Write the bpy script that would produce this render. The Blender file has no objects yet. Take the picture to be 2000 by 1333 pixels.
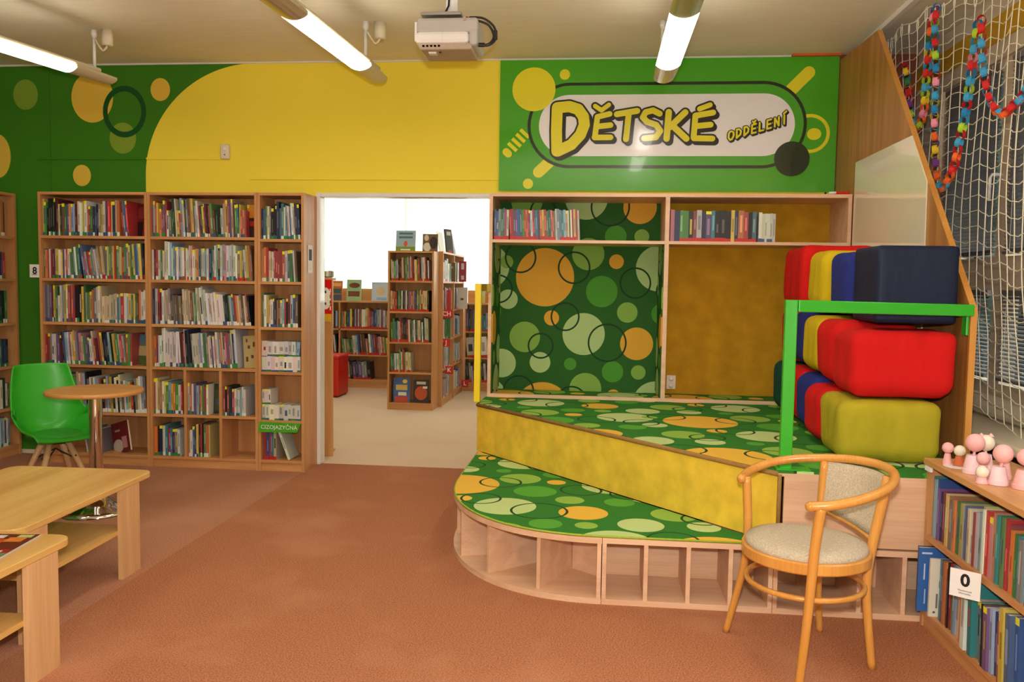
import bpy, bmesh, math, random
from mathutils import Vector, Matrix, Euler
from mathutils import noise as mnoise
random.seed(7)
sc = bpy.context.scene
C = sc.collection
R = math.radians

# ------------------------------------------------------------------ camera, sky, light, exposure
def cam_axes(yaw, pitch, roll):
    cy, sy, cp, sp = math.cos(yaw), math.sin(yaw), math.cos(pitch), math.sin(pitch)
    fw = Vector((-sy*cp, cy*cp, -sp)); rt = Vector((cy, sy, 0)); up = rt.cross(fw)
    c, s = math.cos(roll), math.sin(roll)
    return fw, c*rt + s*up, -s*rt + c*up
FW, RT, UP = cam_axes(.1027, .0682, .0156)
cd = bpy.data.cameras.new('camera'); cam = bpy.data.objects.new('camera', cd); C.objects.link(cam)
CAM = Vector((0, -5.98, 1.371))
cam.matrix_world = Matrix(((RT.x, UP.x, -FW.x, CAM.x), (RT.y, UP.y, -FW.y, CAM.y), (RT.z, UP.z, -FW.z, CAM.z), (0, 0, 0, 1)))
cd.sensor_width = 36; cd.lens = 36*1620/2000; cd.clip_start = .05; cd.clip_end = 200
sc.camera = cam
w = bpy.data.worlds.new('sky'); sc.world = w; w.use_nodes = True
bg = w.node_tree.nodes['Background']; bg.inputs[0].default_value = (.92, .97, 1, 1); bg.inputs[1].default_value = 2.2
def area(name, loc, rot, sx, sy, power, col=(1, 1, 1)):
    l = bpy.data.lights.new(name, 'AREA'); l.shape = 'RECTANGLE'; l.size = sx; l.size_y = sy; l.energy = power; l.color = col
    o = bpy.data.objects.new(name, l); C.objects.link(o); o.location = loc; o.rotation_euler = rot; return o
# daylight outside the two window fronts
area('daylight_reading_room', (-1.6, 5.75, 2.0), (R(-90), 0, 0), 5.2, 2.4, 250, (1, .98, .95))
area('daylight_window_wall', (4.2, -3.0, 5.6), (0, R(48), 0), 3.0, 9.0, 380, (.95, .98, 1))
# the camera's own flash, just above the lens
fl = bpy.data.lights.new('camera_flash', 'POINT'); fl.energy = 205; fl.color = (1, .97, .91); fl.shadow_soft_size = .04
flo = bpy.data.objects.new('camera_flash', fl); C.objects.link(flo); flo.location = (0, -5.95, 1.53)
LAMP_STRENGTH = 12
vs = sc.view_settings; vs.view_transform = 'Standard'; vs.look = 'None'; vs.exposure = .3; vs.gamma = 1; vs.use_curve_mapping = False
sc.cycles.max_bounces = 7; sc.cycles.diffuse_bounces = 4; sc.cycles.glossy_bounces = 3; sc.cycles.transmission_bounces = 4; sc.cycles.transparent_max_bounces = 8
sc.cycles.caustics_reflective = False; sc.cycles.caustics_refractive = False; sc.cycles.sample_clamp_indirect = 6

# ------------------------------------------------------------------ materials
def lin(c):
    return tuple(((v/255)/12.92 if v/255 <= .04045 else (((v/255)+.055)/1.055)**2.4) for v in c)
def rgba(c): return (*lin(c), 1)
MATS = {}
def newmat(name):
    m = bpy.data.materials.new(name); m.use_nodes = True; MATS[name] = m
    nt = m.node_tree; return m, nt, nt.nodes['Principled BSDF']
def N(nt, t, **kw):
    n = nt.nodes.new(t)
    for k, v in kw.items(): setattr(n, k, v)
    return n
def bump(nt, b, fac, strength, dist=.002):
    bn = N(nt, 'ShaderNodeBump'); bn.inputs['Strength'].default_value = strength; bn.inputs['Distance'].default_value = dist
    nt.links.new(fac, bn.inputs['Height']); nt.links.new(bn.outputs[0], b.inputs['Normal'])
def mat(name, col, rough=.5, var=0, scale=60, bmp=0, metal=0, spec=.5, emit=None, coat=0, stretch=None, dist=.002):
    m, nt, b = newmat(name)
    b.inputs['Base Color'].default_value = rgba(col); b.inputs['Roughness'].default_value = rough
    b.inputs['Metallic'].default_value = metal; b.inputs['Specular IOR Level'].default_value = spec; b.inputs['Coat Weight'].default_value = coat
    if emit: b.inputs['Emission Color'].default_value = rgba(emit[0]); b.inputs['Emission Strength'].default_value = emit[1]
    if var or bmp:
        tc = N(nt, 'ShaderNodeTexCoord'); src = tc.outputs['Object']
        if stretch:
            mp = N(nt, 'ShaderNodeMapping'); mp.inputs['Scale'].default_value = stretch; nt.links.new(src, mp.inputs[0]); src = mp.outputs[0]
        nz = N(nt, 'ShaderNodeTexNoise'); nz.inputs['Scale'].default_value = scale; nz.inputs['Detail'].default_value = 4
        nt.links.new(src, nz.inputs['Vector'])
        if var:
            cr = N(nt, 'ShaderNodeValToRGB'); a = lin(col)
            cr.color_ramp.elements[0].position = .3; cr.color_ramp.elements[1].position = .7
            cr.color_ramp.elements[0].color = (*[max(0, v*(1-var)) for v in a], 1); cr.color_ramp.elements[1].color = (*[min(1, v*(1+var)) for v in a], 1)
            nt.links.new(nz.outputs[0], cr.inputs[0]); nt.links.new(cr.outputs[0], b.inputs['Base Color'])
        if bmp: bump(nt, b, nz.outputs[0], bmp, dist)
    return m
def wood(name, c1, c2, axis='z', rough=.42, scale=1.0, rot=0):
    m, nt, b = newmat(name); b.inputs['Roughness'].default_value = rough
    ge = N(nt, 'ShaderNodeTexCoord'); mp = N(nt, 'ShaderNodeMapping')
    k = {'x': (.7, 9, 9), 'y': (9, .7, 9), 'z': (9, 9, .7)}[axis]
    mp.inputs['Scale'].default_value = tuple(v*scale for v in k); mp.inputs['Rotation'].default_value = (0, 0, rot)
    nt.links.new(ge.outputs['Object'], mp.inputs[0])
    nz = N(nt, 'ShaderNodeTexNoise'); nz.inputs['Scale'].default_value = 1.6; nz.inputs['Detail'].default_value = 5; nz.inputs['Distortion'].default_value = .35
    nt.links.new(mp.outputs[0], nz.inputs['Vector'])
    mp2 = N(nt, 'ShaderNodeMapping'); mp2.inputs['Scale'].default_value = tuple(v*scale*14 if v > 1 else v*scale*4 for v in k); mp2.inputs['Rotation'].default_value = (0, 0, rot)
    nt.links.new(ge.outputs['Object'], mp2.inputs[0])
    n2 = N(nt, 'ShaderNodeTexNoise'); n2.inputs['Scale'].default_value = 1.5; nt.links.new(mp2.outputs[0], n2.inputs['Vector'])
    cr = N(nt, 'ShaderNodeValToRGB'); cr.color_ramp.elements[0].position = .34; cr.color_ramp.elements[1].position = .66
    cr.color_ramp.elements[0].color = rgba(c1); cr.color_ramp.elements[1].color = rgba(c2)
    nt.links.new(nz.outputs[0], cr.inputs[0])
    mx = N(nt, 'ShaderNodeMixRGB', blend_type='OVERLAY'); mx.inputs[0].default_value = .22
    nt.links.new(cr.outputs[0], mx.inputs[1]); nt.links.new(n2.outputs[0], mx.inputs[2]); nt.links.new(mx.outputs[0], b.inputs['Base Color'])
    return m
def shape_mask(nt, pos, item, period=None):
    """item: ('e', cx, cy, rx, ry) -> 1 inside; pos is a vector socket whose x, y are the print's plane"""
    _, cx, cy, rx, ry = item
    s = N(nt, 'ShaderNodeVectorMath', operation='SUBTRACT'); nt.links.new(pos, s.inputs[0]); s.inputs[1].default_value = (cx, cy, 0)
    o = s.outputs[0]
    if period:
        wr = N(nt, 'ShaderNodeVectorMath', operation='WRAP'); nt.links.new(o, wr.inputs[0])
        wr.inputs[1].default_value = (period[0]/2, period[1]/2, 1); wr.inputs[2].default_value = (-period[0]/2, -period[1]/2, -1); o = wr.outputs[0]
    m = N(nt, 'ShaderNodeVectorMath', operation='MULTIPLY'); nt.links.new(o, m.inputs[0]); m.inputs[1].default_value = (1/rx, 1/ry, 0)
    l = N(nt, 'ShaderNodeVectorMath', operation='LENGTH'); nt.links.new(m.outputs[0], l.inputs[0]); return l.outputs['Value']
def plane_pos(nt, axes, off=(0, 0)):
    ge = N(nt, 'ShaderNodeNewGeometry'); sp = N(nt, 'ShaderNodeSeparateXYZ'); nt.links.new(ge.outputs['Position'], sp.inputs[0])
    cb = N(nt, 'ShaderNodeCombineXYZ')
    for k in (0, 1):
        ad = N(nt, 'ShaderNodeMath', operation='ADD'); nt.links.new(sp.outputs['XYZ'.index(axes[k].upper())], ad.inputs[0]); ad.inputs[1].default_value = off[k]
        nt.links.new(ad.outputs[0], cb.inputs[k])
    return cb.outputs[0]
def lay(nt, base, mask_val, op, thr, col, width=None):
    if op == 'in':
        c = N(nt, 'ShaderNodeMath', operation='LESS_THAN'); c.inputs[1].default_value = thr
        nt.links.new(mask_val, c.inputs[0])
    else:
        c = N(nt, 'ShaderNodeMath', operation='COMPARE'); c.inputs[1].default_value = thr; c.inputs[2].default_value = width; nt.links.new(mask_val, c.inputs[0])
    mx = N(nt, 'ShaderNodeMixRGB'); nt.links.new(c.outputs[0], mx.inputs[0])
    if isinstance(base, tuple): mx.inputs[1].default_value = base
    else: nt.links.new(base, mx.inputs[1])
    mx.inputs[2].default_value = col; return mx.outputs[0]
def bubble_carpet(name, axes, off=(0, 0), flip=1, unshaded=False):
    m, nt, b = newmat(name); b.inputs['Roughness'].default_value = .95; b.inputs['Specular IOR Level'].default_value = .1
    BGc, OR, LG, PA, MG, DK = rgba((36, 100, 24)), rgba((238, 178, 52)), rgba((140, 186, 76)), rgba((186, 216, 142)), rgba((76, 158, 42)), rgba((14, 62, 22))  # niche tones: shade and a different pile put into darker colours
    if unshaded: BGc, OR, LG, PA, MG, DK = rgba((46, 132, 30)), rgba((252, 200, 66)), rgba((156, 202, 76)), rgba((206, 230, 150)), rgba((92, 178, 48)), rgba((20, 76, 26))
    S = 815.0; per = (1000/S, 787/S)
    circ = [(413, 540, 170, OR), (300, 892, 90, LG), (198, 672, 57, PA), (456, 777, 44, OR), (645, 868, 123, PA), (745, 618, 91, MG), (895, 737, 59, LG), (953, 918, 95, OR),
            (967, 1085, 42, LG), (818, 1085, 62, MG), (570, 1045, 36, MG), (393, 1040, 61, PA), (165, 1050, 85, PA), (826, 444, 42, OR), (662, 402, 93, LG), (1070, 480, 132, PA), (187, 453, 38, LG), (1095, 742, 62, MG)]
    ring = [(268, 425, 88), (582, 482, 90), (937, 566, 86), (535, 768, 80), (783, 916, 108), (395, 942, 72), (140, 612, 80)]
    pos = plane_pos(nt, axes, off); col = BGc
    for cx, cy, r, k in circ:
        v = shape_mask(nt, pos, ('e', cx/S, -flip*cy/S, r/S, r/S), per); col = lay(nt, col, v, 'in', 1, k)
    for cx, cy, r in ring:
        v = shape_mask(nt, pos, ('e', cx/S, -flip*cy/S, r/S, r/S), per); col = lay(nt, col, v, 'ring', 1, DK, 5/r)
    tc = N(nt, 'ShaderNodeTexCoord'); nz = N(nt, 'ShaderNodeTexNoise'); nz.inputs['Scale'].default_value = 420; nt.links.new(tc.outputs['Object'], nz.inputs['Vector'])
    mx = N(nt, 'ShaderNodeMixRGB', blend_type='MULTIPLY'); mx.inputs[0].default_value = .35; nt.links.new(col, mx.inputs[1]); nt.links.new(nz.outputs[0], mx.inputs[2])
    gm = N(nt, 'ShaderNodeBrightContrast'); gm.inputs[1].default_value = .02; nt.links.new(mx.outputs[0], gm.inputs[0])
    nt.links.new(gm.outputs[0], b.inputs['Base Color']); bump(nt, b, nz.outputs[0], .35, .003); return m
def mural(name):
    m, nt, b = newmat(name); b.inputs['Roughness'].default_value = .7; b.inputs['Specular IOR Level'].default_value = .25
    GR, YE, OR, OL, DK = rgba((62, 128, 26)), rgba((248, 228, 72)), rgba((234, 196, 74)), rgba((132, 164, 52)), rgba((22, 84, 34))
    pos = plane_pos(nt, 'xz'); sp = N(nt, 'ShaderNodeSeparateXYZ'); nt.links.new(pos, sp.inputs[0])
    # yellow field: right of the quarter ellipse
    v = shape_mask(nt, pos, ('e', -2.545, 2.14, .855, .822)); inside = N(nt, 'ShaderNodeMath', operation='LESS_THAN'); inside.inputs[1].default_value = 1; nt.links.new(v, inside.inputs[0])
    rgt = N(nt, 'ShaderNodeMath', operation='GREATER_THAN'); rgt.inputs[1].default_value = -2.555; nt.links.new(sp.outputs[0], rgt.inputs[0])
    low = N(nt, 'ShaderNodeMath', operation='LESS_THAN'); low.inputs[1].default_value = 2.14; nt.links.new(sp.outputs[1], low.inputs[0])
    lr = N(nt, 'ShaderNodeMath', operation='GREATER_THAN'); lr.inputs[1].default_value = -3.4; nt.links.new(sp.outputs[0], lr.inputs[0])
    la = N(nt, 'ShaderNodeMath', operation='MULTIPLY'); nt.links.new(low.outputs[0], la.inputs[0]); nt.links.new(lr.outputs[0], la.inputs[1])
    m1 = N(nt, 'ShaderNodeMath', operation='MAXIMUM'); nt.links.new(inside.outputs[0], m1.inputs[0]); nt.links.new(rgt.outputs[0], m1.inputs[1])
    m2 = N(nt, 'ShaderNodeMath', operation='MAXIMUM'); nt.links.new(m1.outputs[0], m2.inputs[0]); nt.links.new(la.outputs[0], m2.inputs[1])
    col = GR
    for cx, cz, rx, rz, k in [(-4.351, 2.749, .1, .113, OL), (-3.816, 2.726, .166, .188, OR), (-3.277, 2.778, .076, .084, OR), (-3.578, 2.422, .105, .115, OL), (-3.91, 2.144, .072, .08, OR), (-4.59, 2.289, .105, .165, OR)]:
        col = lay(nt, col, shape_mask(nt, pos, ('e', cx, cz, rx, rz)), 'in', 1, k)
    a = shape_mask(nt, pos, ('e', -3.562, 2.618, .152, .17)); col = lay(nt, col, a, 'ring', 1, DK, .125)
    mx = N(nt, 'ShaderNodeMixRGB'); nt.links.new(m2.outputs[0], mx.inputs[0]); nt.links.new(col, mx.inputs[1]); mx.inputs[2].default_value = YE
    nt.links.new(mx.outputs[0], b.inputs['Base Color'])
    tc = N(nt, 'ShaderNodeTexCoord'); nz = N(nt, 'ShaderNodeTexNoise'); nz.inputs['Scale'].default_value = 90; nt.links.new(tc.outputs['Object'], nz.inputs['Vector']); bump(nt, b, nz.outputs[0], .15)
    return m
def carpet(name, c1, c2, c3, scale=180):
    m, nt, b = newmat(name); b.inputs['Roughness'].default_value = 1; b.inputs['Specular IOR Level'].default_value = .05
    tc = N(nt, 'ShaderNodeTexCoord'); n1 = N(nt, 'ShaderNodeTexNoise'); n1.inputs['Scale'].default_value = scale; n1.inputs['Detail'].default_value = 3
    n2 = N(nt, 'ShaderNodeTexNoise'); n2.inputs['Scale'].default_value = 1.7; n2.inputs['Detail'].default_value = 5
    for n in (n1, n2): nt.links.new(tc.outputs['Object'], n.inputs['Vector'])
    r1 = N(nt, 'ShaderNodeValToRGB'); r1.color_ramp.elements[0].position = .35; r1.color_ramp.elements[1].position = .65
    r1.color_ramp.elements[0].color = rgba(c1); r1.color_ramp.elements[1].color = rgba(c2); nt.links.new(n1.outputs[0], r1.inputs[0])
    r2 = N(nt, 'ShaderNodeValToRGB'); r2.color_ramp.elements[0].position = .52; r2.color_ramp.elements[1].position = .75; r2.color_ramp.elements[0].color = (0, 0, 0, 1); r2.color_ramp.elements[1].color = (.5, .5, .5, 1)
    nt.links.new(n2.outputs[0], r2.inputs[0])
    mx = N(nt, 'ShaderNodeMixRGB'); nt.links.new(r2.outputs[0], mx.inputs[0]); nt.links.new(r1.outputs[0], mx.inputs[1]); mx.inputs[2].default_value = rgba(c3)
    nt.links.new(mx.outputs[0], b.inputs['Base Color']); bump(nt, b, n1.outputs[0], .5, .004); return m
def vcol(name, rough=.3, coat=.35):
    m, nt, b = newmat(name); b.inputs['Roughness'].default_value = rough; b.inputs['Coat Weight'].default_value = coat; b.inputs['Coat Roughness'].default_value = .15
    a = N(nt, 'ShaderNodeAttribute'); a.attribute_name = 'Col'; nt.links.new(a.outputs['Color'], b.inputs['Base Color']); return m

M_MURAL = mural('mural_paint')
M_CEIL = mat('ceiling_paint', (232, 226, 208), .9, var=.03, scale=3, bmp=.25, stretch=(1, 8, 1))
M_WHITE = mat('white_paint', (226, 222, 212), .5, var=.02, scale=8)
M_FRAMEW = mat('white_enamel', (232, 230, 226), .3, coat=.2, var=.02, scale=6)
M_FLOOR = carpet('terracotta_carpet', (146, 92, 62), (198, 134, 98), (206, 150, 116))
M_FLOORL = carpet('worn_terracotta_carpet', (158, 106, 80), (202, 146, 116), (208, 156, 126))
M_FLOOR2 = carpet('beige_carpet', (214, 184, 156), (236, 212, 186), (220, 182, 150))
M_WOOD = wood('beech_shelf_wood', (190, 134, 82), (212, 156, 100), 'z')
M_WOODH = wood('beech_shelf_wood_flat', (192, 134, 82), (214, 158, 100), 'x')
M_WOODY = wood('beech_shelf_wood_deep', (192, 134, 82), (214, 158, 100), 'y')
M_LIGHT = wood('pale_beech_board', (218, 174, 138), (234, 194, 158), 'x')
M_TABLE = wood('coffee_table_beech', (206, 158, 84), (226, 184, 110), 'y', .35, .6, R(-12))
M_TLEG = wood('coffee_table_leg_beech', (204, 158, 108), (222, 178, 128), 'z')
M_ROUND = wood('round_table_beech', (200, 140, 72), (214, 158, 88), 'x', .35, .8)
M_BENT = wood('bent_beech', (206, 142, 62), (220, 158, 78), 'z', .28, .6)
M_BOARD = wood('tall_board_veneer', (158, 104, 50), (190, 132, 70), 'z', .4, 1.1)
M_GOLD = mat('gold_plush_carpet', (234, 198, 66), .95, var=.14, scale=11, bmp=.5, spec=.1, dist=.004)
M_GOLD_SHADED = mat('gold_plush_carpet_shaded', (190, 142, 34), .95, var=.16, scale=9, bmp=.5, spec=.1, dist=.004)  # gold carpet in the niche, its shade put into a darker colour
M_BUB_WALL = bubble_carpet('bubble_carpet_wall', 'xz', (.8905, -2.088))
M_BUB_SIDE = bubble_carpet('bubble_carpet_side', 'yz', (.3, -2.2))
M_BUB_FLOOR = bubble_carpet('bubble_carpet_platform', 'xy', (-.083, .573), unshaded=True)
M_BUB_STEP = bubble_carpet('bubble_carpet_step', 'xy', (1.217, .994), unshaded=True)
M_TRIM = mat('brown_edge_ribbon', (150, 112, 52), .8, var=.1, scale=40)
M_LIME = mat('lime_overlock_edge', (160, 180, 50), .9, var=.1, scale=80)
M_GREENM = mat('green_powder_coat', (52, 176, 38), .35, coat=.2, var=.02, scale=10)
M_YELM = mat('yellow_powder_coat', (244, 214, 0), .35, coat=.2, var=.02, scale=10)
M_BRASS = mat('olive_brass', (150, 130, 30), .4, metal=.6, var=.05, scale=20)
M_CHROME = mat('chrome', (210, 205, 200), .08, metal=1, var=.01, scale=4)
M_STEEL = mat('grey_steel', (170, 172, 170), .35, metal=.7, var=.03, scale=30)
M_BLACK = mat('black_plastic', (22, 22, 24), .45, var=.05, scale=30)
M_NET = mat('cream_net_cord', (244, 240, 216), .85, var=.05, scale=200)
M_GPLAST = mat('green_moulded_plastic', (46, 168, 34), .38, coat=.15, var=.015, scale=9)
M_GPAD = mat('green_leatherette', (48, 160, 40), .5, bmp=.15, scale=160)
M_FABRIC = mat('oatmeal_upholstery', (192, 178, 154), .95, var=.2, scale=160, bmp=.6, spec=.15)
M_WINF = mat('taupe_window_frame', (216, 196, 170), .5, var=.04, scale=12, stretch=(1, 1, .2))
M_BLIND = mat('aluminium_slat', (186, 188, 194), .34, var=.02, scale=10, metal=.75)
M_LAMPB = mat('lamp_housing', (206, 196, 168), .35, var=.02, scale=10, coat=.2)
M_LAMPC = mat('lamp_mirror_louvre', (196, 182, 156), .22, metal=.8, var=.05, scale=14)
M_TUBE = mat('lit_diffuser', (255, 250, 238), .4, emit=((255, 247, 234), LAMP_STRENGTH))
M_PINK = mat('pink_paint_clay', (238, 178, 176), .6, var=.06, scale=40, bmp=.1)
M_PINKL = mat('pale_pink_paint_clay', (238, 200, 206), .55, var=.05, scale=40, bmp=.1)
M_PALE = mat('cream_clay_ball', (232, 220, 200), .5, var=.06, scale=50)
M_TERRA = mat('terracotta_pot_clay', (196, 98, 56), .75, var=.08, scale=60)
M_CREAM = mat('cream_plastic', (224, 214, 190), .45, var=.03, scale=20)
M_PAPER = mat('white_paper', (236, 234, 230), .6, var=.01, scale=20)
M_BOOK = vcol('laminated_book_cover', .5, .12)
M_PAGES = mat('book_pages', (226, 212, 180), .9, var=.06, scale=200)
M_RED = mat('red_leatherette', (206, 26, 14), .45, var=.04, scale=30, coat=.1)
M_BROWN = mat('brown_reddish_panel', (128, 64, 36), .6, var=.1, scale=5, stretch=(6, 6, .4))
M_ORANGE = mat('orange_painted_strip', (214, 92, 28), .6, var=.04, scale=20)
M_LINTEL = mat('ochre_painted_lintel', (214, 166, 30), .7, var=.04, scale=10)
M_WBOARD = mat('white_gloss_board', (236, 228, 200), .08, var=.01, scale=4, coat=.6)
def glassmat():
    m, nt, b = newmat('window_glass'); tr = N(nt, 'ShaderNodeBsdfTransparent'); tr.inputs[0].default_value = (.95, .98, .97, 1)
    gl = N(nt, 'ShaderNodeBsdfGlossy'); gl.inputs['Roughness'].default_value = .02; mx = N(nt, 'ShaderNodeMixShader'); mx.inputs[0].default_value = .06
    nt.links.new(tr.outputs[0], mx.inputs[1]); nt.links.new(gl.outputs[0], mx.inputs[2]); nt.links.new(mx.outputs[0], nt.nodes['Material Output'].inputs[0]); return m
M_GLASS = glassmat()
def transl():
    m, nt, b = newmat('vertical_blind_fabric'); d = N(nt, 'ShaderNodeBsdfTranslucent'); d.inputs[0].default_value = (.9, .9, .84, 1)
    d2 = N(nt, 'ShaderNodeBsdfDiffuse'); d2.inputs[0].default_value = (.85, .84, .78, 1); mx = N(nt, 'ShaderNodeMixShader'); mx.inputs[0].default_value = .4
    nt.links.new(d.outputs[0], mx.inputs[1]); nt.links.new(d2.outputs[0], mx.inputs[2]); nt.links.new(mx.outputs[0], nt.nodes['Material Output'].inputs[0]); return m
M_VBLIND = transl()

# ------------------------------------------------------------------ mesh helpers
def tag(o, label=None, cat=None, group=None, kind=None):
    if label: o['label'] = label
    if cat: o['category'] = cat
    if group: o['group'] = group
    if kind: o['kind'] = kind
    return o
def thing(name, label, cat, loc=(0, 0, 0), rz=0, group=None):
    o = bpy.data.objects.new(name, None); o.empty_display_size = .1; C.objects.link(o); o.location = loc; o.rotation_euler = (0, 0, rz)
    return tag(o, label, cat, group)
class MB:
    def __init__(s): s.v, s.f, s.c = [], [], []
    def add(s, vs, fs, cols=None):
        n = len(s.v); s.v += [tuple(v) for v in vs]; s.f += [tuple(i+n for i in f) for f in fs]
        s.c += (cols if cols else [None]*len(fs)); return s
    def box(s, x0, x1, y0, y1, z0, z1, M=None):
        vs = [Vector((x, y, z)) for z in (z0, z1) for y in (y0, y1) for x in (x0, x1)]
        if M is not None: vs = [M @ v for v in vs]
        return s.add(vs, [(0, 2, 3, 1), (4, 5, 7, 6), (0, 1, 5, 4), (2, 6, 7, 3), (0, 4, 6, 2), (1, 3, 7, 5)])
    def prism(s, poly, z0, z1):
        n = len(poly); a = sum(poly[i][0]*poly[(i+1) % n][1]-poly[(i+1) % n][0]*poly[i][1] for i in range(n))
        if a < 0: poly = poly[::-1]
        vs = [(x, y, z0) for x, y in poly]+[(x, y, z1) for x, y in poly]
        return s.add(vs, [tuple(range(n))[::-1], tuple(range(n, 2*n))]+[(i, (i+1) % n, n+(i+1) % n, n+i) for i in range(n)])
    def prism_ax(s, poly, d0, d1, ax):
        """poly in the plane normal to ax ('x': poly=(y,z), 'y': poly=(x,z))"""
        n = len(poly)
        f = (lambda p, d: (d, p[0], p[1])) if ax == 'x' else (lambda p, d: (p[0], d, p[1]))
        vs = [f(p, d0) for p in poly]+[f(p, d1) for p in poly]
        return s.add(vs, [tuple(range(n)), tuple(range(n, 2*n))[::-1]]+[(i, n+i, n+(i+1) % n, (i+1) % n) for i in range(n)])
    def tube(s, pts, r, seg=8, closed=False, cap=True):
        pts = [Vector(p) for p in pts]; n = len(pts); rs = r if isinstance(r, (list, tuple)) else [r]*n
        vs = []; prev = None
        for i, p in enumerate(pts):
            a = pts[i-1] if (i > 0 or closed) else p; b = pts[(i+1) % n] if (i < n-1 or closed) else p
            t = (b-a).normalized()
            if prev is None: u = t.orthogonal().normalized()
            else: u = (prev-t*prev.dot(t)).normalized()
            prev = u; q = t.cross(u)
            vs += [p+(u*math.cos(k*2*math.pi/seg)+q*math.sin(k*2*math.pi/seg))*rs[i] for k in range(seg)]
        fs = []
        for i in range(n if closed else n-1):
            j = (i+1) % n
            fs += [(i*seg+k, i*seg+(k+1) % seg, j*seg+(k+1) % seg, j*seg+k) for k in range(seg)]
        if cap and not closed: fs += [tuple(range(seg))[::-1], tuple((n-1)*seg+k for k in range(seg))]
        return s.add(vs, fs)
    def lathe(s, prof, seg=24, cx=0, cy=0):
        n = len(prof); vs = [(cx+r*math.cos(k*2*math.pi/seg), cy+r*math.sin(k*2*math.pi/seg), z) for r, z in prof for k in range(seg)]
        fs = [(i*seg+k, i*seg+(k+1) % seg, (i+1)*seg+(k+1) % seg, (i+1)*seg+k) for i in range(n-1) for k in range(seg)]
        fs += [tuple(range(seg))[::-1], tuple((n-1)*seg+k for k in range(seg))]
        return s.add(vs, fs)
    def sphere(s, c, r, seg=16, rings=10):
        prof = [(max(1e-4, math.sin(math.pi*i/rings)*r), c[2]-math.cos(math.pi*i/rings)*r) for i in range(rings+1)]
        return s.lathe(prof, seg, c[0], c[1])
    def build(s, name, m, parent=None, world=True, smooth=False, bevel=0, subsurf=0, solid=0):
        me = bpy.data.meshes.new(name); vs = s.v
        if parent is not None and world:
            L = Vector(parent.location); p = parent.parent
            while p: L += Vector(p.location); p = p.parent
            vs = [(v[0]-L.x, v[1]-L.y, v[2]-L.z) for v in vs]
        me.from_pydata([tuple(v) for v in vs], [], s.f); me.update()
        if any(c is not None for c in s.c):
            at = me.color_attributes.new('Col', 'FLOAT_COLOR', 'CORNER'); data = []
            for f, c in zip(s.f, s.c): data += list((*(c or (.5, .5, .5)), 1))*len(f)
            at.data.foreach_set('color', data)
        if m: me.materials.append(m)
        if smooth: me.polygons.foreach_set('use_smooth', [True]*len(me.polygons)); me.update()
        o = bpy.data.objects.new(name, me); C.objects.link(o)
        if parent is not None: o.parent = parent
        if solid: md = o.modifiers.new('solid', 'SOLIDIFY'); md.thickness = solid
        if bevel: md = o.modifiers.new('bevel', 'BEVEL'); md.width = bevel; md.segments = 2; md.limit_method = 'ANGLE'; md.angle_limit = R(40)
        if subsurf: md = o.modifiers.new('sub', 'SUBSURF'); md.levels = subsurf; md.render_levels = subsurf
        return o
def struct(name, mb, m, label=None, parent=None, **kw):
    o = mb.build(name, m, parent, **kw)
    if parent is None: o['kind'] = 'structure'
    if label: o['label'] = label
    return o
def box(*a): return MB().box(*a)
def smooth_by_angle(o, a=35):
    me = o.data
    me.polygons.foreach_set('use_smooth', [True]*len(me.polygons))
    bm = bmesh.new(); bm.from_mesh(me)
    for e in bm.edges:
        if len(e.link_faces) == 2 and e.calc_face_angle(0) > R(a): e.smooth = False
    bm.to_mesh(me); bm.free(); return o
def text_mesh(s, size, M, m, name, parent, depth=.0006, align='CENTER', bold=0):
    cu = bpy.data.curves.new('t', 'FONT'); cu.body = s; cu.size = size; cu.align_x = align; cu.align_y = 'CENTER'; cu.extrude = depth; cu.offset = bold; cu.resolution_u = 3
    t = bpy.data.objects.new('t', cu); C.objects.link(t)
    me = bpy.data.meshes.new_from_object(t); bpy.data.objects.remove(t); bpy.data.curves.remove(cu)
    me.transform(M); me.materials.clear(); me.materials.append(m); me.name = name
    o = bpy.data.objects.new(name, me); C.objects.link(o)
    if parent is not None:
        o.parent = parent
    return o
def bez(pts, n=12):
    """Catmull-Rom through points"""
    P = [Vector(p) for p in pts]; out = []
    for i in range(len(P)-1):
        a, b, c, d = P[max(i-1, 0)], P[i], P[i+1], P[min(i+2, len(P)-1)]
        for k in range(n):
            t = k/n; out.append(.5*((2*b)+(-a+c)*t+(2*a-5*b+4*c-d)*t*t+(-a+3*b-3*c+d)*t**3))
    return out+[P[-1]]
H = 2.97
# ------------------------------------------------------------------ the setting
XL, XR, YB = -4.75, 2.12, -8.2
struct('floor_left', box(XL, -2.086, YB, .03, -.1, 0), M_FLOORL, 'greyer terracotta carpet strip left of the seam')
struct('floor', box(-2.086, XR, YB, .03, -.1, 0), M_FLOOR, 'terracotta wall to wall carpet of the children\'s room')
struct('floor_reading_room', box(-4.6, 1.4, .03, 5.2, -.1, 0), M_FLOOR2, 'beige carpet of the room beyond the doorway')
struct('ceiling', box(XL, XR+.2, YB, 0, H, H+.1), M_CEIL, 'plain cream painted ceiling')
struct('ceiling_reading_room', box(-4.6, 1.4, 0, 5.2, H, H+.1), M_WHITE)
DX0, DX1, DZ = -2.056, -.775, 2.0
wb = MB()
wb.box(XL, DX0, 0, .08, 0, H); wb.box(DX0, DX1, 0, .08, DZ, H); wb.box(DX1, 1.602, 0, .08, 0, H)
struct('wall_back', wb, M_MURAL, 'yellow and green wall painted with circles')
struct('wall_corner', box(1.602, XR, 0, .12, 0, H), M_BROWN, 'reddish brown wall strip behind the net')
struct('wall_left', box(XL-.12, XL, YB, .12, 0, H), mat('green_wall_paint', (58, 122, 22), .7, var=.02, scale=8))
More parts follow.
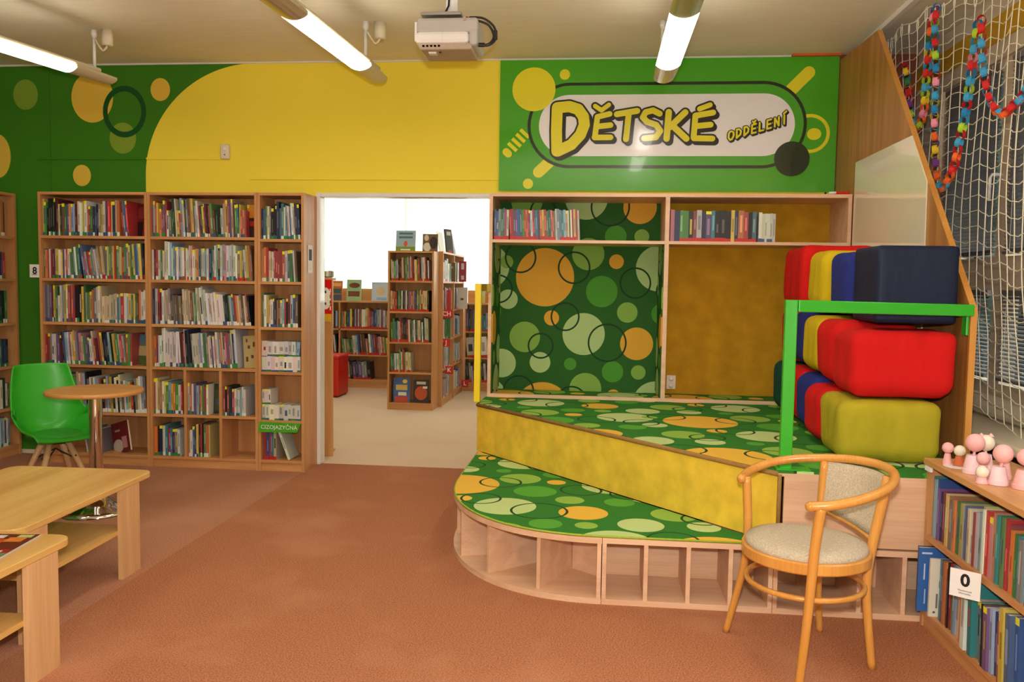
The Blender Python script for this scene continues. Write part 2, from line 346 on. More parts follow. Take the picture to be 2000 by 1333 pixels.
struct('wall_rear', box(XL, XR, YB-.12, YB, 0, H), M_WHITE)
struct('wall_reading_left', box(-4.72, -4.6, .12, 5.2, 0, H), M_WHITE)
struct('wall_reading_right', box(1.4, 1.52, .12, 5.2, 0, H), M_WHITE)
# cable ducts painted over with the wall
struct('trim_1', box(-4.26, -2.80, -.012, 0, 2.262, 2.278), M_MURAL, 'thin cable duct painted over with the mural')
struct('trim_2', box(-2.585, -.73, -.012, 0, 2.115, 2.13), M_MURAL, 'thin cable duct above the doorway')
struct('trim_3', box(-4.17, -4.155, -.01, 0, 0, H-.02), M_MURAL)
struct('trim_4', box(XL, 1.45, -.008, 0, H-.012, H), M_WHITE, 'thin pale line between wall and ceiling')
struct('trim_5', box(1.28, 1.6, -.05, -.005, 2.955, H), M_ORANGE, 'short orange strip under the ceiling above the sign')
struct('baseboard_back', box(-4.5, -4.07, -.012, 0, 0, .03), M_CREAM)
# door frame
d = bpy.data.objects.new('door_1', None); C.objects.link(d); d['kind'] = 'structure'; d['label'] = 'white enamelled steel frame of the open doorway'; d.location = (-1.4, 0, 0)
fw_ = .022
box(DX0-fw_, DX0+.01, -.02, .09, 0, DZ+fw_).build('frame_jamb', M_FRAMEW, d, bevel=.006)
box(DX1-.01, DX1+.04, -.02, .09, 0, DZ+fw_).build('frame_jamb', M_FRAMEW, d, bevel=.006)
box(DX0+.01, DX1-.01, -.019, .09, DZ-.01, DZ+fw_-.001).build('frame_head', M_FRAMEW, d, bevel=.006)
for z in (.32, 1.1, 1.78): box(DX0-fw_-.008, DX0-fw_+.004, -.026, -.014, z, z+.09).build('hinge', M_STEEL, d)
# reading room window wall: parapet, head, posts, panes
WY = 4.95
ww = MB(); ww.box(-4.6, 1.4, WY, WY+.2, 0, 1.0); ww.box(-4.6, 1.4, WY, WY+.2, 2.75, H); ww.box(-4.6, -4.3, WY, WY+.2, 1.0, 2.75); ww.box(1.1, 1.4, WY, WY+.2, 1.0, 2.75)
struct('wall_reading_back', ww, M_WHITE)
for k in range(3):
    x0 = -4.3+k*1.8; wn = bpy.data.objects.new('window_%d' % (k+1), None); C.objects.link(wn); wn['kind'] = 'structure'; wn.location = (x0, WY, 1)
    f = MB(); f.box(x0, x0+.09, WY+.05, WY+.13, 1, 2.75); f.box(x0+1.71, x0+1.8, WY+.05, WY+.13, 1, 2.75); f.box(x0+.09, x0+1.71, WY+.05, WY+.13, 1, 1.09); f.box(x0+.09, x0+1.71, WY+.05, WY+.13, 2.66, 2.75)
    f.build('window_frame', M_FRAMEW, wn)
    box(x0+.86, x0+.94, WY+.06, WY+.12, 1.09, 2.66).build('mullion', M_FRAMEW, wn)
    box(x0+.09, x0+.86, WY+.085, WY+.09, 1.09, 2.66).build('pane', M_GLASS, wn); box(x0+.94, x0+1.71, WY+.085, WY+.09, 1.09, 2.66).build('pane', M_GLASS, wn)
# window wall on the right
WX = 2.12
wr = MB(); wr.box(WX, WX+.2, YB, 0, 0, .80); wr.box(WX, WX+.2, YB, 0, 2.62, 2.72); wr.box(WX, WX+.2, YB, 0, 2.86, H); wr.box(WX, WX+.2, -.42, 0, .80, 2.62)
struct('wall_right', wr, mat('taupe_wall_paint', (222, 206, 182), .7, var=.03, scale=9), 'taupe window wall on the right')
struct('trim_6', box(WX-.01, WX+.2, YB, -.02, 2.72, 2.86), M_LINTEL, 'ochre painted band above the windows on the right')
def venetian(y0, y1, z0, z1, x, tilt, label, group=None):
    t = thing('venetian_blind', label, 'blind', (x, (y0+y1)/2, z0))
    s = MB(); z = z0+.02
    while z < z1-.03:
        a = R(tilt); c, sn = math.cos(a)*.0125, math.sin(a)*.0125
        s.add([(x-c, y0, z-sn), (x-c, y1, z-sn), (x, y1, z+.002), (x, y0, z+.002), (x+c, y1, z+sn), (x+c, y0, z+sn)], [(0, 1, 2, 3), (3, 2, 4, 5)]); z += .021
    o = s.build('slats', M_BLIND, t); o['kind'] = 'stuff'
    box(x-.014, x+.014, y0, y1, z1-.03, z1).build('head_rail', M_BLIND, t); box(x-.012, x+.012, y0, y1, z0, z0+.014).build('bottom_rail', M_BLIND, t)
    for y in (y0+.08, y1-.08): MB().tube([(x-.014, y, z0), (x-.014, y, z1)], .0012, 5).build('cord', M_PAPER, t)
ys = [-.42, -1.26, -2.1, -2.94, -3.78, -4.62, -5.46, -6.3, -7.14, -8.0]
for k in range(9):
    a, b = ys[k+1], ys[k]
    wn = bpy.data.objects.new('window_%d' % (k+4), None); C.objects.link(wn); wn['kind'] = 'structure'; wn.location = (WX, b, .8); wn['label'] = 'taupe framed two part window, number %d from the corner' % (k+1)
    f = MB()
    f.box(WX+.02, WX+.1, b-.06, b, .80, 2.62); f.box(WX+.02, WX+.1, a, a+.06, .80, 2.62)
    f.build('window_frame', M_WINF, wn)
    box(WX+.02, WX+.1, a+.06, b-.06, .80, .88).build('bottom_rail', M_WINF, wn); box(WX+.02, WX+.1, a+.06, b-.06, 2.55, 2.62).build('top_rail', M_WINF, wn); box(WX+.02, WX+.1, a+.06, b-.06, 1.37, 1.56).build('transom', M_WINF, wn)
    box(WX+.06, WX+.065, a+.06, b-.06, .88, 1.37).build('pane', M_GLASS, wn); box(WX+.06, WX+.065, a+.06, b-.06, 1.56, 2.55).build('pane', M_GLASS, wn)
    hd = MB(); hd.tube([(WX+.02, a+.03, 2.0), (WX-.03, a+.03, 2.0), (WX-.04, a+.03, 1.98), (WX-.04, a+.03, 1.86)], .009, 8); hd.build('window_handle', M_FRAMEW, wn, smooth=True)
    if k < 3:
        nm = ['nearest the back corner', 'second from the back corner', 'third from the back corner'][k]
        venetian(a+.07, b-.07, 1.57, 2.60, WX+.01, -48, 'upper aluminium venetian blind of the window '+nm)
        venetian(a+.07, b-.07, .90, 1.38, WX+.01, 30, 'lower aluminium venetian blind of the window '+nm)
def hedge():
    bm = bmesh.new(); nx, nz = 130, 36; vs = []
    for j in range(nz+1):
        for i in range(nx+1):
            y = 17-27*i/nx; z = -.6+5.2*j/nz; d_ = .5*mnoise.fractal(Vector((y*.9, z*.9, 0)), 1, 2, 4)+.35*mnoise.noise(Vector((y*4, z*4, 2)))
            vs.append(bm.verts.new((5.2+d_+.5*(j/nz)**3, y, z)))
    for j in range(nz):
        for i in range(nx): k = j*(nx+1)+i; bm.faces.new((vs[k], vs[k+nx+1], vs[k+nx+2], vs[k+1]))
    me = bpy.data.meshes.new('hedge'); bm.to_mesh(me); bm.free(); me.materials.append(mat('dark_hedge_leaves', (22, 38, 20), .8, var=.6, scale=9, bmp=.6)); o = bpy.data.objects.new('hedge', me); C.objects.link(o)
    md = o.modifiers.new('solid', 'SOLIDIFY'); md.thickness = .8
    tag(o, 'dark leafy hedge outside, glimpsed between the blind slats on the right', 'hedge', kind='stuff')
hedge()
struct('ground_outside', box(WX+.2, 14, -12, 20, -.8, -.6), mat('paving_outside', (150, 150, 140), .9, var=.1, scale=6))
struct('window_sill', box(1.74, WX+.02, YB, -.05, .68, .725), M_CREAM, 'cream window sill board behind the net', bevel=.012)
struct('trim_7', box(1.66, 1.70, -2.4, -.04, H-.03, H), M_FRAMEW, 'white ceiling rail beside the tall board')

# ------------------------------------------------------------------ bookcases
def bookcase(name, label, x0, x1, y0, y1, zt, shelves, cols=(), plinth=.06, th=.02, back=True):
    """front at y0 facing -Y; shelves = z of shelf tops; cols = (x, z0, z1) partitions"""
    t = thing(name, label, 'bookcase', ((x0+x1)/2, (y0+y1)/2, 0))
    box(x0, x0+th, y0, y1, 0, zt).build('side_panel', M_WOOD, t); box(x1-th, x1, y0, y1, 0, zt).build('side_panel', M_WOOD, t)
    box(x0+th, x1-th, y0, y1, zt-th, zt).build('top_panel', M_WOODH, t)
    for z in shelves: box(x0+th, x1-th, y0+.004, y1, z-th, z).build('shelf', M_WOODH, t)
    for x, z0, z1 in cols: box(x-.01, x+.01, y0+.004, y1-.006, z0, z1).build('partition', M_WOOD, t)
    if plinth: box(x0+th, x1-th, y0+.012, y0+.03, 0, plinth-.002).build('plinth', M_WOODH, t)
    if back: box(x0+th, x1-th, y1-.006, y1, plinth, zt-th).build('back_panel', M_WOOD, t)
    return t
SY0, SY1 = -.29, -.008
Z6 = [1.675, 1.365, 1.045, .735, .387, .08]
bookcase('tall_bookcase', 'tall beech bookcase behind the green chair, leftmost of three in a row', -4.067, -3.232, SY0, SY1, 1.99, Z6)
Z6b = [1.675, 1.365, 1.045, .735, .39, .08]
bookcase('tall_bookcase', 'tall beech bookcase with six small compartments at the bottom, middle of three', -3.23, -2.413, SY0, SY1, 1.99, Z6b, [(-2.962, .08, .37), (-2.962, .39, .715), (-2.695, .08, .37), (-2.695, .39, .715)])
bookcase('tall_bookcase', 'narrow tall beech bookcase next to the doorway with a green shelf sign', -2.411, -2.07, SY0, SY1, 1.99, [1.665, 1.365, 1.04, .72, .37, .08])
# bookcase along the left wall (front faces +X)
t = thing('tall_bookcase', 'tall beech bookcase along the left wall, cut by the picture\'s left edge', 'bookcase', (-4.59, -1.0, 0))
LX = -4.43
for y in (-.03, -1.0, -2.0): box(XL+.005, LX, y-.02, y, 0, 2.0).build('side_panel', M_WOOD, t)
box(XL+.005, XL+.012, -1.98, -.05, 0, 1.98).build('back_panel', M_WOOD, t)
box(XL+.005, LX, -1.98, -.05, 1.98, 2.0).build('top_panel', M_WOODY, t)
LZ = [1.675, 1.354, 1.02, .69, .37, .08]
for z in LZ:
    for a, b in ((-.98, -.05), (-1.98, -1.02)): box(XL+.012, LX-.004, a, b, z-.02, z).build('shelf', M_WOODY, t)
box(LX-.02, LX-.01, -1.98, -.05, 0, .06).build('plinth', M_WOODY, t)

# niche unit over the platform
NX0, NX1, NY = -.735, 1.597, -.448
t = thing('carpeted_niche', 'two bay beech niche with a book shelf, lined with patterned and gold carpet', 'niche', (.43, -.23, .61))
for x0, x1, nm in ((NX0, NX0+.022, 'side_panel'), (.424, .452, 'partition'), (NX1-.022, NX1, 'side_panel')): box(x0, x1, NY, -.012, .61, 1.955).build(nm, M_LIGHT, t)
box(NX0, NX1, NY, -.012, 1.955, 1.978).build('top_panel', M_LIGHT, t)
for a, b in ((NX0+.022, .424), (.452, NX1-.022)):
    box(a, b, NY+.004, -.02, 1.65, 1.67).build('shelf', M_LIGHT, t); box(a, b, NY, NY+.02, .61, .632).build('bottom_rail', M_LIGHT, t)
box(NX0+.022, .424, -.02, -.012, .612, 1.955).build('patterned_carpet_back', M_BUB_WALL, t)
box(.452, NX1-.022, -.02, -.012, .612, 1.955).build('gold_carpet_back', M_GOLD_SHADED, t)
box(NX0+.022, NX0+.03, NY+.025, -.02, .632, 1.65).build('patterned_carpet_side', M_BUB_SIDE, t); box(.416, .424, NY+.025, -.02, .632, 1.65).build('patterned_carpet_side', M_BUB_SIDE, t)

# ------------------------------------------------------------------ platform and step
PT = .60; ST = .295
t = thing('play_platform', 'raised carpeted play platform with gold riser in front of the niche', 'platform', (.5, -1.4, 0))
TOP = [(-.74, -.01), (-.757, -.752), (.765, -2.462), (1.598, -2.462), (1.598, -.01)]
box(.79, 1.598, -2.462, -2.444, .30, PT-.012).build('front_panel', M_LIGHT, t)
box(-.74, -.722, -.74, -.012, 0, PT-.012).build('left_panel', M_LIGHT, t)
MB().prism(TOP, PT-.012, PT).build('deck_board', M_LIGHT, t)
ins = [(-.735, -.012), (-.752, -.752), (.765, -2.457), (1.594, -2.457), (1.594, -.012)]
MB().prism(ins, PT, PT+.01).build('patterned_carpet', M_BUB_FLOOR, t)
A, B = Vector((-.757, -.752, 0)), Vector((.765, -2.462, 0)); dv = (B-A).normalized(); nv = Vector((-dv.y, dv.x, 0))
def diag(u0, u1, n0, n1, z0, z1):
    m = MB(); P = []
    for z in (z0, z1):
        for (u, n) in ((u0, n0), (u1, n0), (u1, n1), (u0, n1)): q = A+dv*u+nv*n; P.append((q.x, q.y, z))
    return m.add(P, [(0, 3, 2, 1), (4, 5, 6, 7), (0, 1, 5, 4), (1, 2, 6, 5), (2, 3, 7, 6), (3, 0, 4, 7)])
LEN = (B-A).length
diag(0, LEN, 0, .012, ST+.008, PT-.004).build('gold_carpet_riser', M_GOLD, t)
MB().tube([A+Vector((0, 0, PT-.003)), B+Vector((0, 0, PT-.003))], .011, 8).build('edge_ribbon', M_TRIM, t, smooth=True)
MB().tube([B+Vector((.006, 0, ST+.01)), B+Vector((.006, 0, PT-.004))], .009, 8).build('edge_ribbon', M_TRIM, t, smooth=True)
MB().tube([A+Vector((0, .012, PT)), Vector((-.742, -.46, PT))], .008, 8).build('edge_ribbon', M_LIME, t, smooth=True)
# open cubbies below the platform front
def cubby(x0, x1, divs, label):
    c = thing('cubby_bench', label, 'shoe cubby', ((x0+x1)/2, -2.3, 0)); y0, y1 = -2.467, -2.14
    box(x0, x1, y0, y1, 0, .025).build('base_board', M_LIGHT, c); box(x0, x1, y0, y1, .268, ST-.003).build('top_board', M_LIGHT, c)
    for x in (x0, x1-.018): box(x, x+.018, y0, y1, .025, .268).build('side_panel', M_LIGHT, c)
    for x in divs: box(x-.009, x+.009, y0+.003, y1-.01, .025, .268).build('divider', M_LIGHT, c)
    box(x0+.018, x1-.018, y1-.01, y1, .025, .268).build('back_panel', M_LIGHT, c); return c
cubby(.042, .757, (.228, .407, .583), 'low beech cubby bench with four open compartments under the carpeted step')
cubby(.759, 1.595, (.935, 1.11, 1.287), 'low beech cubby bench under the play platform, behind the round chair')
# curved carpeted step
cx, cy, ra, rb, ne = .05, -1.5, .795, .967, 2.25
CUR = []
for k in range(33):
    a = math.pi/2*k/32; CUR.append((cx-ra*abs(math.cos(a))**(2/ne), cy-rb*abs(math.sin(a))**(2/ne)))
t = thing('curved_step_unit', 'curved beech step unit with open wedge compartments under bubble carpet', 'step', (-.3, -1.8, 0))
poly = [(-.745, -.775)]+[q for q in CUR if q[0] < .035]+[(.04, -2.467), (.04, -1.66)]
MB().prism(poly, 0, .026).build('base_board', M_LIGHT, t); MB().prism(poly, .266, ST-.003).build('top_board', M_LIGHT, t)
full = [(-.745, -.78)]+CUR+[(.752, -2.467)]
def shrink(p, k=.006):
    c = Vector((0, -1.7)); return [tuple(Vector(q)+(c-Vector(q)).normalized()*k) for q in p]
sc_ = thing('step_carpet', 'green bubble patterned carpet lying on the lower curved step', 'carpet', (0, -1.9, ST-.003))
MB().prism(shrink(full), ST-.003, ST+.007).build('carpet', M_BUB_STEP, sc_)
MB().tube([(x, y, ST+.003) for x, y in shrink(full, .003)], .005, 6).build('lime_edging', M_LIME, sc_, smooth=True)
for q in ((-.655, -2.0), (-.49, -2.225), (-.24, -2.395), (-.735, -1.62)):
    p = Vector((q[0], q[1], 0)); dd = (Vector((.05, -1.75, 0))-p).normalized(); n = Vector((-dd.y, dd.x, 0))*.009; e = p+dd*.46; p = p+dd*.006
    m = MB(); m.add([(p-n)+Vector((0, 0, .026)), p+n+Vector((0, 0, .026)), e+n+Vector((0, 0, .026)), e-n+Vector((0, 0, .026)), p-n+Vector((0, 0, .266)), p+n+Vector((0, 0, .266)), e+n+Vector((0, 0, .266)), e-n+Vector((0, 0, .266))],
                   [(0, 3, 2, 1), (4, 5, 6, 7), (0, 1, 5, 4), (1, 2, 6, 5), (2, 3, 7, 6), (3, 0, 4, 7)]); m.build('divider', M_LIGHT, t)
box(.02, .038, -2.462, -1.7, .026, .266).build('side_panel', M_LIGHT, t)
MB().prism([(-.095, -2.10), (.02, -2.19), (.02, -2.172), (-.085, -2.085)], .026, .266).build('inner_back_panel', M_LIGHT, t)
box(-.735, -.717, -1.5, -.79, .026, .266).build('left_panel', M_LIGHT, t)
# tall slanted side board with a gloss white board
BX = 1.602
t = thing('slanted_side_board', 'tall wood veneer board with a slanted front edge beside the stacked cubes', 'partition', (BX, -1.1, 0))
prof = [(-.012, .0), (-2.21, .0), (-2.2, 1.304), (-.78, 2.9), (-.012, 2.93)]
MB().prism_ax(prof, BX, BX+.026, 'x').build('board', M_BOARD, t)
box(BX-.0005, BX+.0265, -2.214, -2.198, .0, 1.304).build('front_edge_band', M_BENT, t)
m = MB(); d3 = Vector((0, 1.42, 1.596)).normalized(); a0 = Vector((0, -2.2, 1.304)); a1 = Vector((0, -.78, 2.9)); nn = Vector((0, -d3.z, d3.y))*.004
m.add([(BX-.0005, *(a0)[1:]), (BX+.0265, *(a0)[1:]), (BX+.0265, *(a1)[1:]), (BX-.0005, *(a1)[1:]), (BX-.0005, *(a0+nn)[1:]), (BX+.0265, *(a0+nn)[1:]), (BX+.0265, *(a1+nn)[1:]), (BX-.0005, *(a1+nn)[1:])],
      [(0, 1, 2, 3), (4, 7, 6, 5), (0, 4, 5, 1), (1, 5, 6, 2), (2, 6, 7, 3), (3, 7, 4, 0)]); m.build('slanted_edge_band', M_BENT, t)
wbp = [(-.484, 1.0), (-1.69, 1.0), (-1.66, 1.909), (-1.43, 2.173), (-.484, 2.173)]
o = MB().prism_ax(wbp, BX-.006, BX-.0005, 'x').build('white_board', M_WBOARD); tag(o, 'glossy cream white drawing board fixed to the slanted side board', 'whiteboard')
# rails
t = thing('green_rail', 'green steel safety rail on the front of the play platform', 'railing', (.8, -2.42, PT))
box(.775, .825, -2.435, -2.405, PT+.0105, 1.325).build('post', M_GREENM, t, bevel=.004)
p0, p1 = Vector((.825, -2.42, 1.30)), Vector((1.594, -2.245, 1.29)); u = (p1-p0).normalized(); n = Vector((-u.y, u.x, 0))*.015
m = MB(); P = []
for z in (-.025, .025):
    for q in (p0-n, p1-n, p1+n, p0+n): P.append(q+Vector((0, 0, z)))
m.add(P, [(0, 3, 2, 1), (4, 5, 6, 7), (0, 1, 5, 4), (1, 2, 6, 5), (2, 3, 7, 6), (3, 0, 4, 7)]); m.build('top_bar', M_GREENM, t, bevel=.004)
box(1.588, 1.6, -2.206, -2.16, 1.18, 1.30).build('bracket', M_GREENM, t, bevel=.003)
box(1.56, 1.6, -2.25, -2.20, 1.265, 1.315).build('bar_end_plate', M_GREENM, t, bevel=.003)
box(.76, .90, -2.45, -2.39, PT+.0105, PT+.016).build('foot_plate', M_GREENM, t)
t = thing('yellow_rail', 'yellow steel safety rail at the left end of the play platform', 'railing', (-.755, -.7, PT))
box(-.782, -.742, -.745, -.70, PT+.012, 1.372).build('post', M_YELM, t, bevel=.004)
box(-.775, -.747, -.70, -.42, 1.325, 1.372).build('top_bar', M_BRASS, t, bevel=.004)
box(-.747, -.72, -.458, -.449, 1.315, 1.372).build('bracket', M_BRASS, t, bevel=.002)
# ------------------------------------------------------------------ wall sign
sg = thing('wall_sign', 'large green sign board above the niche reading DĚTSKÉ ODDĚLENÍ in yellow letters', 'sign', (.43, -.015, 2.04))
def S2(u, v): return (-.727+(u-75)/1855*2.322, 2.955-(v-45)/730*.912)
KU = 2.322/1855
m_sg = mat('sign_green_gloss', (74, 172, 34), .16, var=.01, scale=5, coat=.3); m_sw = mat('sign_white_gloss', (242, 242, 246), .16, coat=.3, var=.01, scale=5)
m_sd = mat('sign_dark_green', (26, 48, 26), .18, coat=.3, var=.01, scale=5); m_sy = mat('sign_yellow', (234, 226, 44), .16, coat=.3, var=.01, scale=5); m_sk = mat('sign_black', (14, 14, 10), .18, coat=.3, var=.01, scale=5)
SYF = -.022
box(-.727, 1.597, SYF, -.005, 2.04, 2.955).build('panel', m_sg, sg)
LV = [0]
def flat(polys, name, m, level):
    y = SYF-.0022*level; mb = MB()
    for p in polys: mb.prism_ax([S2(*q) for q in p], y, y+.0018, 'y')
    return mb.build(name, m, sg)
def circ(u, v, r, n=40, r2=None): return [(u+r*math.cos(2*math.pi*k/n), v+(r2 or r)*math.sin(2*math.pi*k/n)) for k in range(n)]
def ringquads(u, v, ro, ri, n=40):
    return [[(u+ro*math.cos(a), v+ro*math.sin(a)), (u+ro*math.cos(b), v+ro*math.sin(b)), (u+ri*math.cos(b), v+ri*math.sin(b)), (u+ri*math.cos(a), v+ri*math.sin(a))] for a, b in ((2*math.pi*k/n, 2*math.pi*(k+1)/n) for k in range(n))]
def stad(x0, x1, y0, y1, n=24):
    r = (y1-y0)/2; c = (y0+y1)/2
    return [(x1-r+r*math.cos(a), c+r*math.sin(a)) for a in (-math.pi/2+math.pi*k/n for k in range(n+1))]+[(x0+r+r*math.cos(a), c+r*math.sin(a)) for a in (math.pi/2+math.pi*k/n for k in range(n+1))]
def capsule(a, b, w, n=10):
    a, b = Vector(a), Vector(b); d = (b-a).normalized(); ang = math.atan2(d.y, d.x); r = w/2
    return [(b.x+r*math.cos(ang+t), b.y+r*math.sin(ang+t)) for t in (-math.pi/2+math.pi*k/n for k in range(n+1))]+[(a.x+r*math.cos(ang+t), a.y+r*math.sin(ang+t)) for t in (math.pi/2+math.pi*k/n for k in range(n+1))]
def strokes(lines, w):
    out = []
    for L in lines:
        for a, b in zip(L, L[1:]): out.append(capsule(a, b, w))
    return out
flat([capsule((1772, 130), (1682, 222), 66)], 'yellow_bar', m_sy, 1); flat([capsule((302, 672), (372, 606), 64)], 'yellow_bar', m_sy, 1)
# hatched bar: stripes cut from a capsule
stp = []
for k in range(5):
    a0 = Vector((128, 556))+Vector((110, -122)).normalized()*(k*34-10); dd = Vector((110, -122)).normalized(); nn_ = Vector((-dd.y, dd.x))*33
    l = 20
    stp.append([tuple(a0-nn_), tuple(a0+dd*l-nn_), tuple(a0+dd*l+nn_), tuple(a0+nn_)] if k else capsule(tuple(a0+nn_*.25), tuple(a0-nn_*.25), 42))
flat(stp, 'striped_yellow_bar', m_sy, 1)
flat(ringquads(1790, 460, 106, 88), 'yellow_ring', m_sy, 1); flat([circ(1812, 463, 38, r2=32)], 'yellow_dot', m_sy, 1)
flat([circ(441, 128, 29)], 'yellow_dot', m_sy, 1); flat([circ(243, 738, 29)], 'yellow_dot', m_sy, 1)
so, si = stad(235, 1771, 174, 650), stad(252, 1754, 191, 633)
nn = len(so); flat([[so[i], so[(i+1) % nn], si[(i+1) % nn], si[i]] for i in range(nn)], 'dark_outline', m_sd, 2)
flat([si], 'inner_green_field', m_sg, 1.5)
flat([stad(300, 1707, 242, 583)], 'white_plate', m_sw, 3)
flat([circ(268, 210, 122, 56)], 'yellow_disc', m_sy, 4); flat([circ(1697, 598, 95, 48)], 'dark_disc', m_sd, 4)
big = [(62, [[(402, 322), (400, 440), (404, 556)], [(402, 314), (470, 308), (520, 324), (550, 365), (556, 410), (535, 465), (485, 520), (410, 556)]]),
       (31, [[(628, 368), (616, 480)], [(628, 366), (696, 350)], [(622, 420), (702, 412)], [(614, 480), (704, 480)]]), (25, [[(614, 306), (650, 330), (690, 300)]]),
       (33, [[(736, 352), (848, 334)], [(802, 346), (790, 490)]]),
       (33, [[(972, 350), (935, 332), (895, 342), (880, 370), (905, 395), (955, 412), (978, 445), (955, 480), (890, 486)]]),
       (35, [[(1022, 342), (1014, 488)], [(1112, 344), (1030, 425)], [(1040, 412), (1122, 488)]]),
       (32, [[(1168, 366), (1162, 482)], [(1168, 362), (1264, 346)], [(1168, 420), (1252, 412)], [(1164, 486), (1264, 488)]]), (28, [[(1190, 325), (1246, 304)]])]
def letter(parts):
    o = None
    for nm, mm, lv, dx, dw in (('letter', m_sy, 7, 0, 0), ('letter_outline', m_sk, 6, 0, 1), ('letter_shadow', m_sk, 5, 1, .8)):
        mb = MB(); k = 0
        for w_, L, g in parts:
            for l in L:
                for a_, b_ in zip(l, l[1:]):
                    y = SYF-.0022*lv-.00016*k; k += 1
                    mb.prism_ax([S2(*q) for q in capsule((a_[0]+dx*g*.62, a_[1]+dx*g*.65), (b_[0]+dx*g*.62, b_[1]+dx*g*.65), w_+dw*g)], y, y+.0015, 'y')
        q = mb.build(nm, mm, sg if o is None else o)
        if o is None: o = q
letter([(w_, L, 20) for w_, L in big[:1]]); letter([(w_, L, 20) for w_, L in big[1:3]]); letter([(w_, L, 20) for w_, L in big[3:4]]); letter([(w_, L, 20) for w_, L in big[4:5]]); letter([(w_, L, 20) for w_, L in big[5:6]]); letter([(w_, L, 20) for w_, L in big[6:]])
G = {'O': [[(0, .3), (.15, .05), (.5, 0), (.85, .2), (.9, .6), (.6, .98), (.25, 1), (0, .7), (0, .3)]], 'D': [[(.1, 0), (.1, 1)], [(.1, 0), (.55, .05), (.85, .35), (.75, .7), (.1, 1)]],
     'E': [[(.1, 0), (.1, 1)], [(.1, 0), (.8, 0)], [(.1, .5), (.7, .5)], [(.1, 1), (.8, 1)]], 'L': [[(.1, 0), (.1, 1), (.8, 1)]], 'N': [[(.1, 1), (.1, 0), (.8, 1), (.8, 0)]], 'I': [[(.4, 0), (.4, 1)]]}
G['Ě'] = G['E']+[[(.2, -.4), (.42, -.18), (.7, -.42)]]; G['Í'] = G['I']+[[(.3, -.22), (.75, -.42)]]
for k, ch in enumerate('ODDĚLENÍ'):
    bx, by = 1352+k*40.5, 452-k*12.2
    L = [[(bx+p[0]*30, by+p[1]*46-p[0]*9) for p in l] for l in G[ch]]
    letter([(10, L, 10)])
# ------------------------------------------------------------------ ceiling lamps
def arc_prof(w_, dp, n=10): return [(-w_/2+w_*k/n, -dp*math.sin(math.pi*k/n)**.75) for k in range(n+1)]
def lamp(label, tip, yaw, rodxy, two=True, metal_end=False):
    t = thing('pendant_tube_lamp', label, 'ceiling lamp', tip, yaw, 'long pendant tube lamps under the ceiling')
    def seg(y0, y1, w_, dp, name, m, parent=t, taper0=1):
        pr = arc_prof(w_, dp); n = len(pr); mb = MB(); vs = []
        steps = [0, .25, .5, .75, 1] if taper0 != 1 else [0, 1]
        for f in steps:
            y = y0+(y1-y0)*f; s = taper0+(1-taper0)*min(1, f*1.0)**.5
            vs += [(x*s, -y, z*s) for x, z in pr]+[(x*s*.98, -y, (.004 if m is M_TUBE else .018*s)) for x, z in reversed(pr)]
        k = 2*n
        fs = [(i*k+j, i*k+(j+1) % k, (i+1)*k+(j+1) % k, (i+1)*k+j) for i in range(len(steps)-1) for j in range(k)]
        fs += [tuple(range(k))[::-1], tuple((len(steps)-1)*k+j for j in range(k))]
        return mb.add(vs, fs).build(name, m, parent, world=False)
    seg(0, .34, .138, .027, 'end_cap', M_LAMPC if metal_end else M_LAMPB, taper0=.86)
    seg(.34, 1.27, .14, .028, 'diffuser', M_TUBE)
    seg(1.27, 1.75, .138, .026, 'centre_housing', M_LAMPC)
    seg(1.75, 2.72, .14, .028, 'diffuser', M_TUBE); seg(2.72, 3.0, .138, .026, 'end_cap', M_LAMPB)
    box(-.06, .06, -2.86, -.13, .0185, .045).build('top_housing', M_LAMPB, t, world=False, bevel=.01)
    L = Matrix.Rotation(-yaw, 3, 'Z') @ (Vector((rodxy[0], rodxy[1], 0))-Vector((tip[0], tip[1], 0)))
    hz = H-tip[2]
    rd = MB().tube([(L.x, L.y, .04), (L.x, L.y, hz-.03)], .011, 8).build('hanging_rod', M_FRAMEW, t, world=False, smooth=True)
    MB().lathe([(.012, hz-.05), (.02, hz-.03), (.02, hz)], 12, L.x, L.y).build('rod_hook', M_FRAMEW, rd, world=False, smooth=True)
    MB().lathe([(.03, hz-.10), (.036, hz-.095), (.036, hz)], 16, L.x+.085, L.y+.02).build('ceiling_rose', M_CREAM, t, world=False, smooth=True)
    MB().tube(bez([(L.x+.012, L.y, hz-.06), (L.x+.03, L.y, hz-.09), (L.x+.06, L.y+.01, hz-.13), (L.x+.085, L.y+.02, hz-.10)], 5), .007, 6).build('cable', M_CREAM, t, world=False, smooth=True)
    MB().tube([(L.x, -2.75, .04), (L.x, -2.75, hz)], .011, 8).build('hanging_rod', M_FRAMEW, t, world=False, smooth=True)
    return t
lamp('long lit tube lamp above the bookcases at the upper left', (-3.20, -.77, 2.655), R(-11), (-3.285, -.80))
lamp('long lit tube lamp with a metal centre piece left of the projector', (-1.42, -.73, 2.655), R(-3.3), (-1.463, -.874))
lamp('long lit tube lamp hanging in front of the green sign', (.372, -.66, 2.655), R(0), (.35, -.80), metal_end=True)
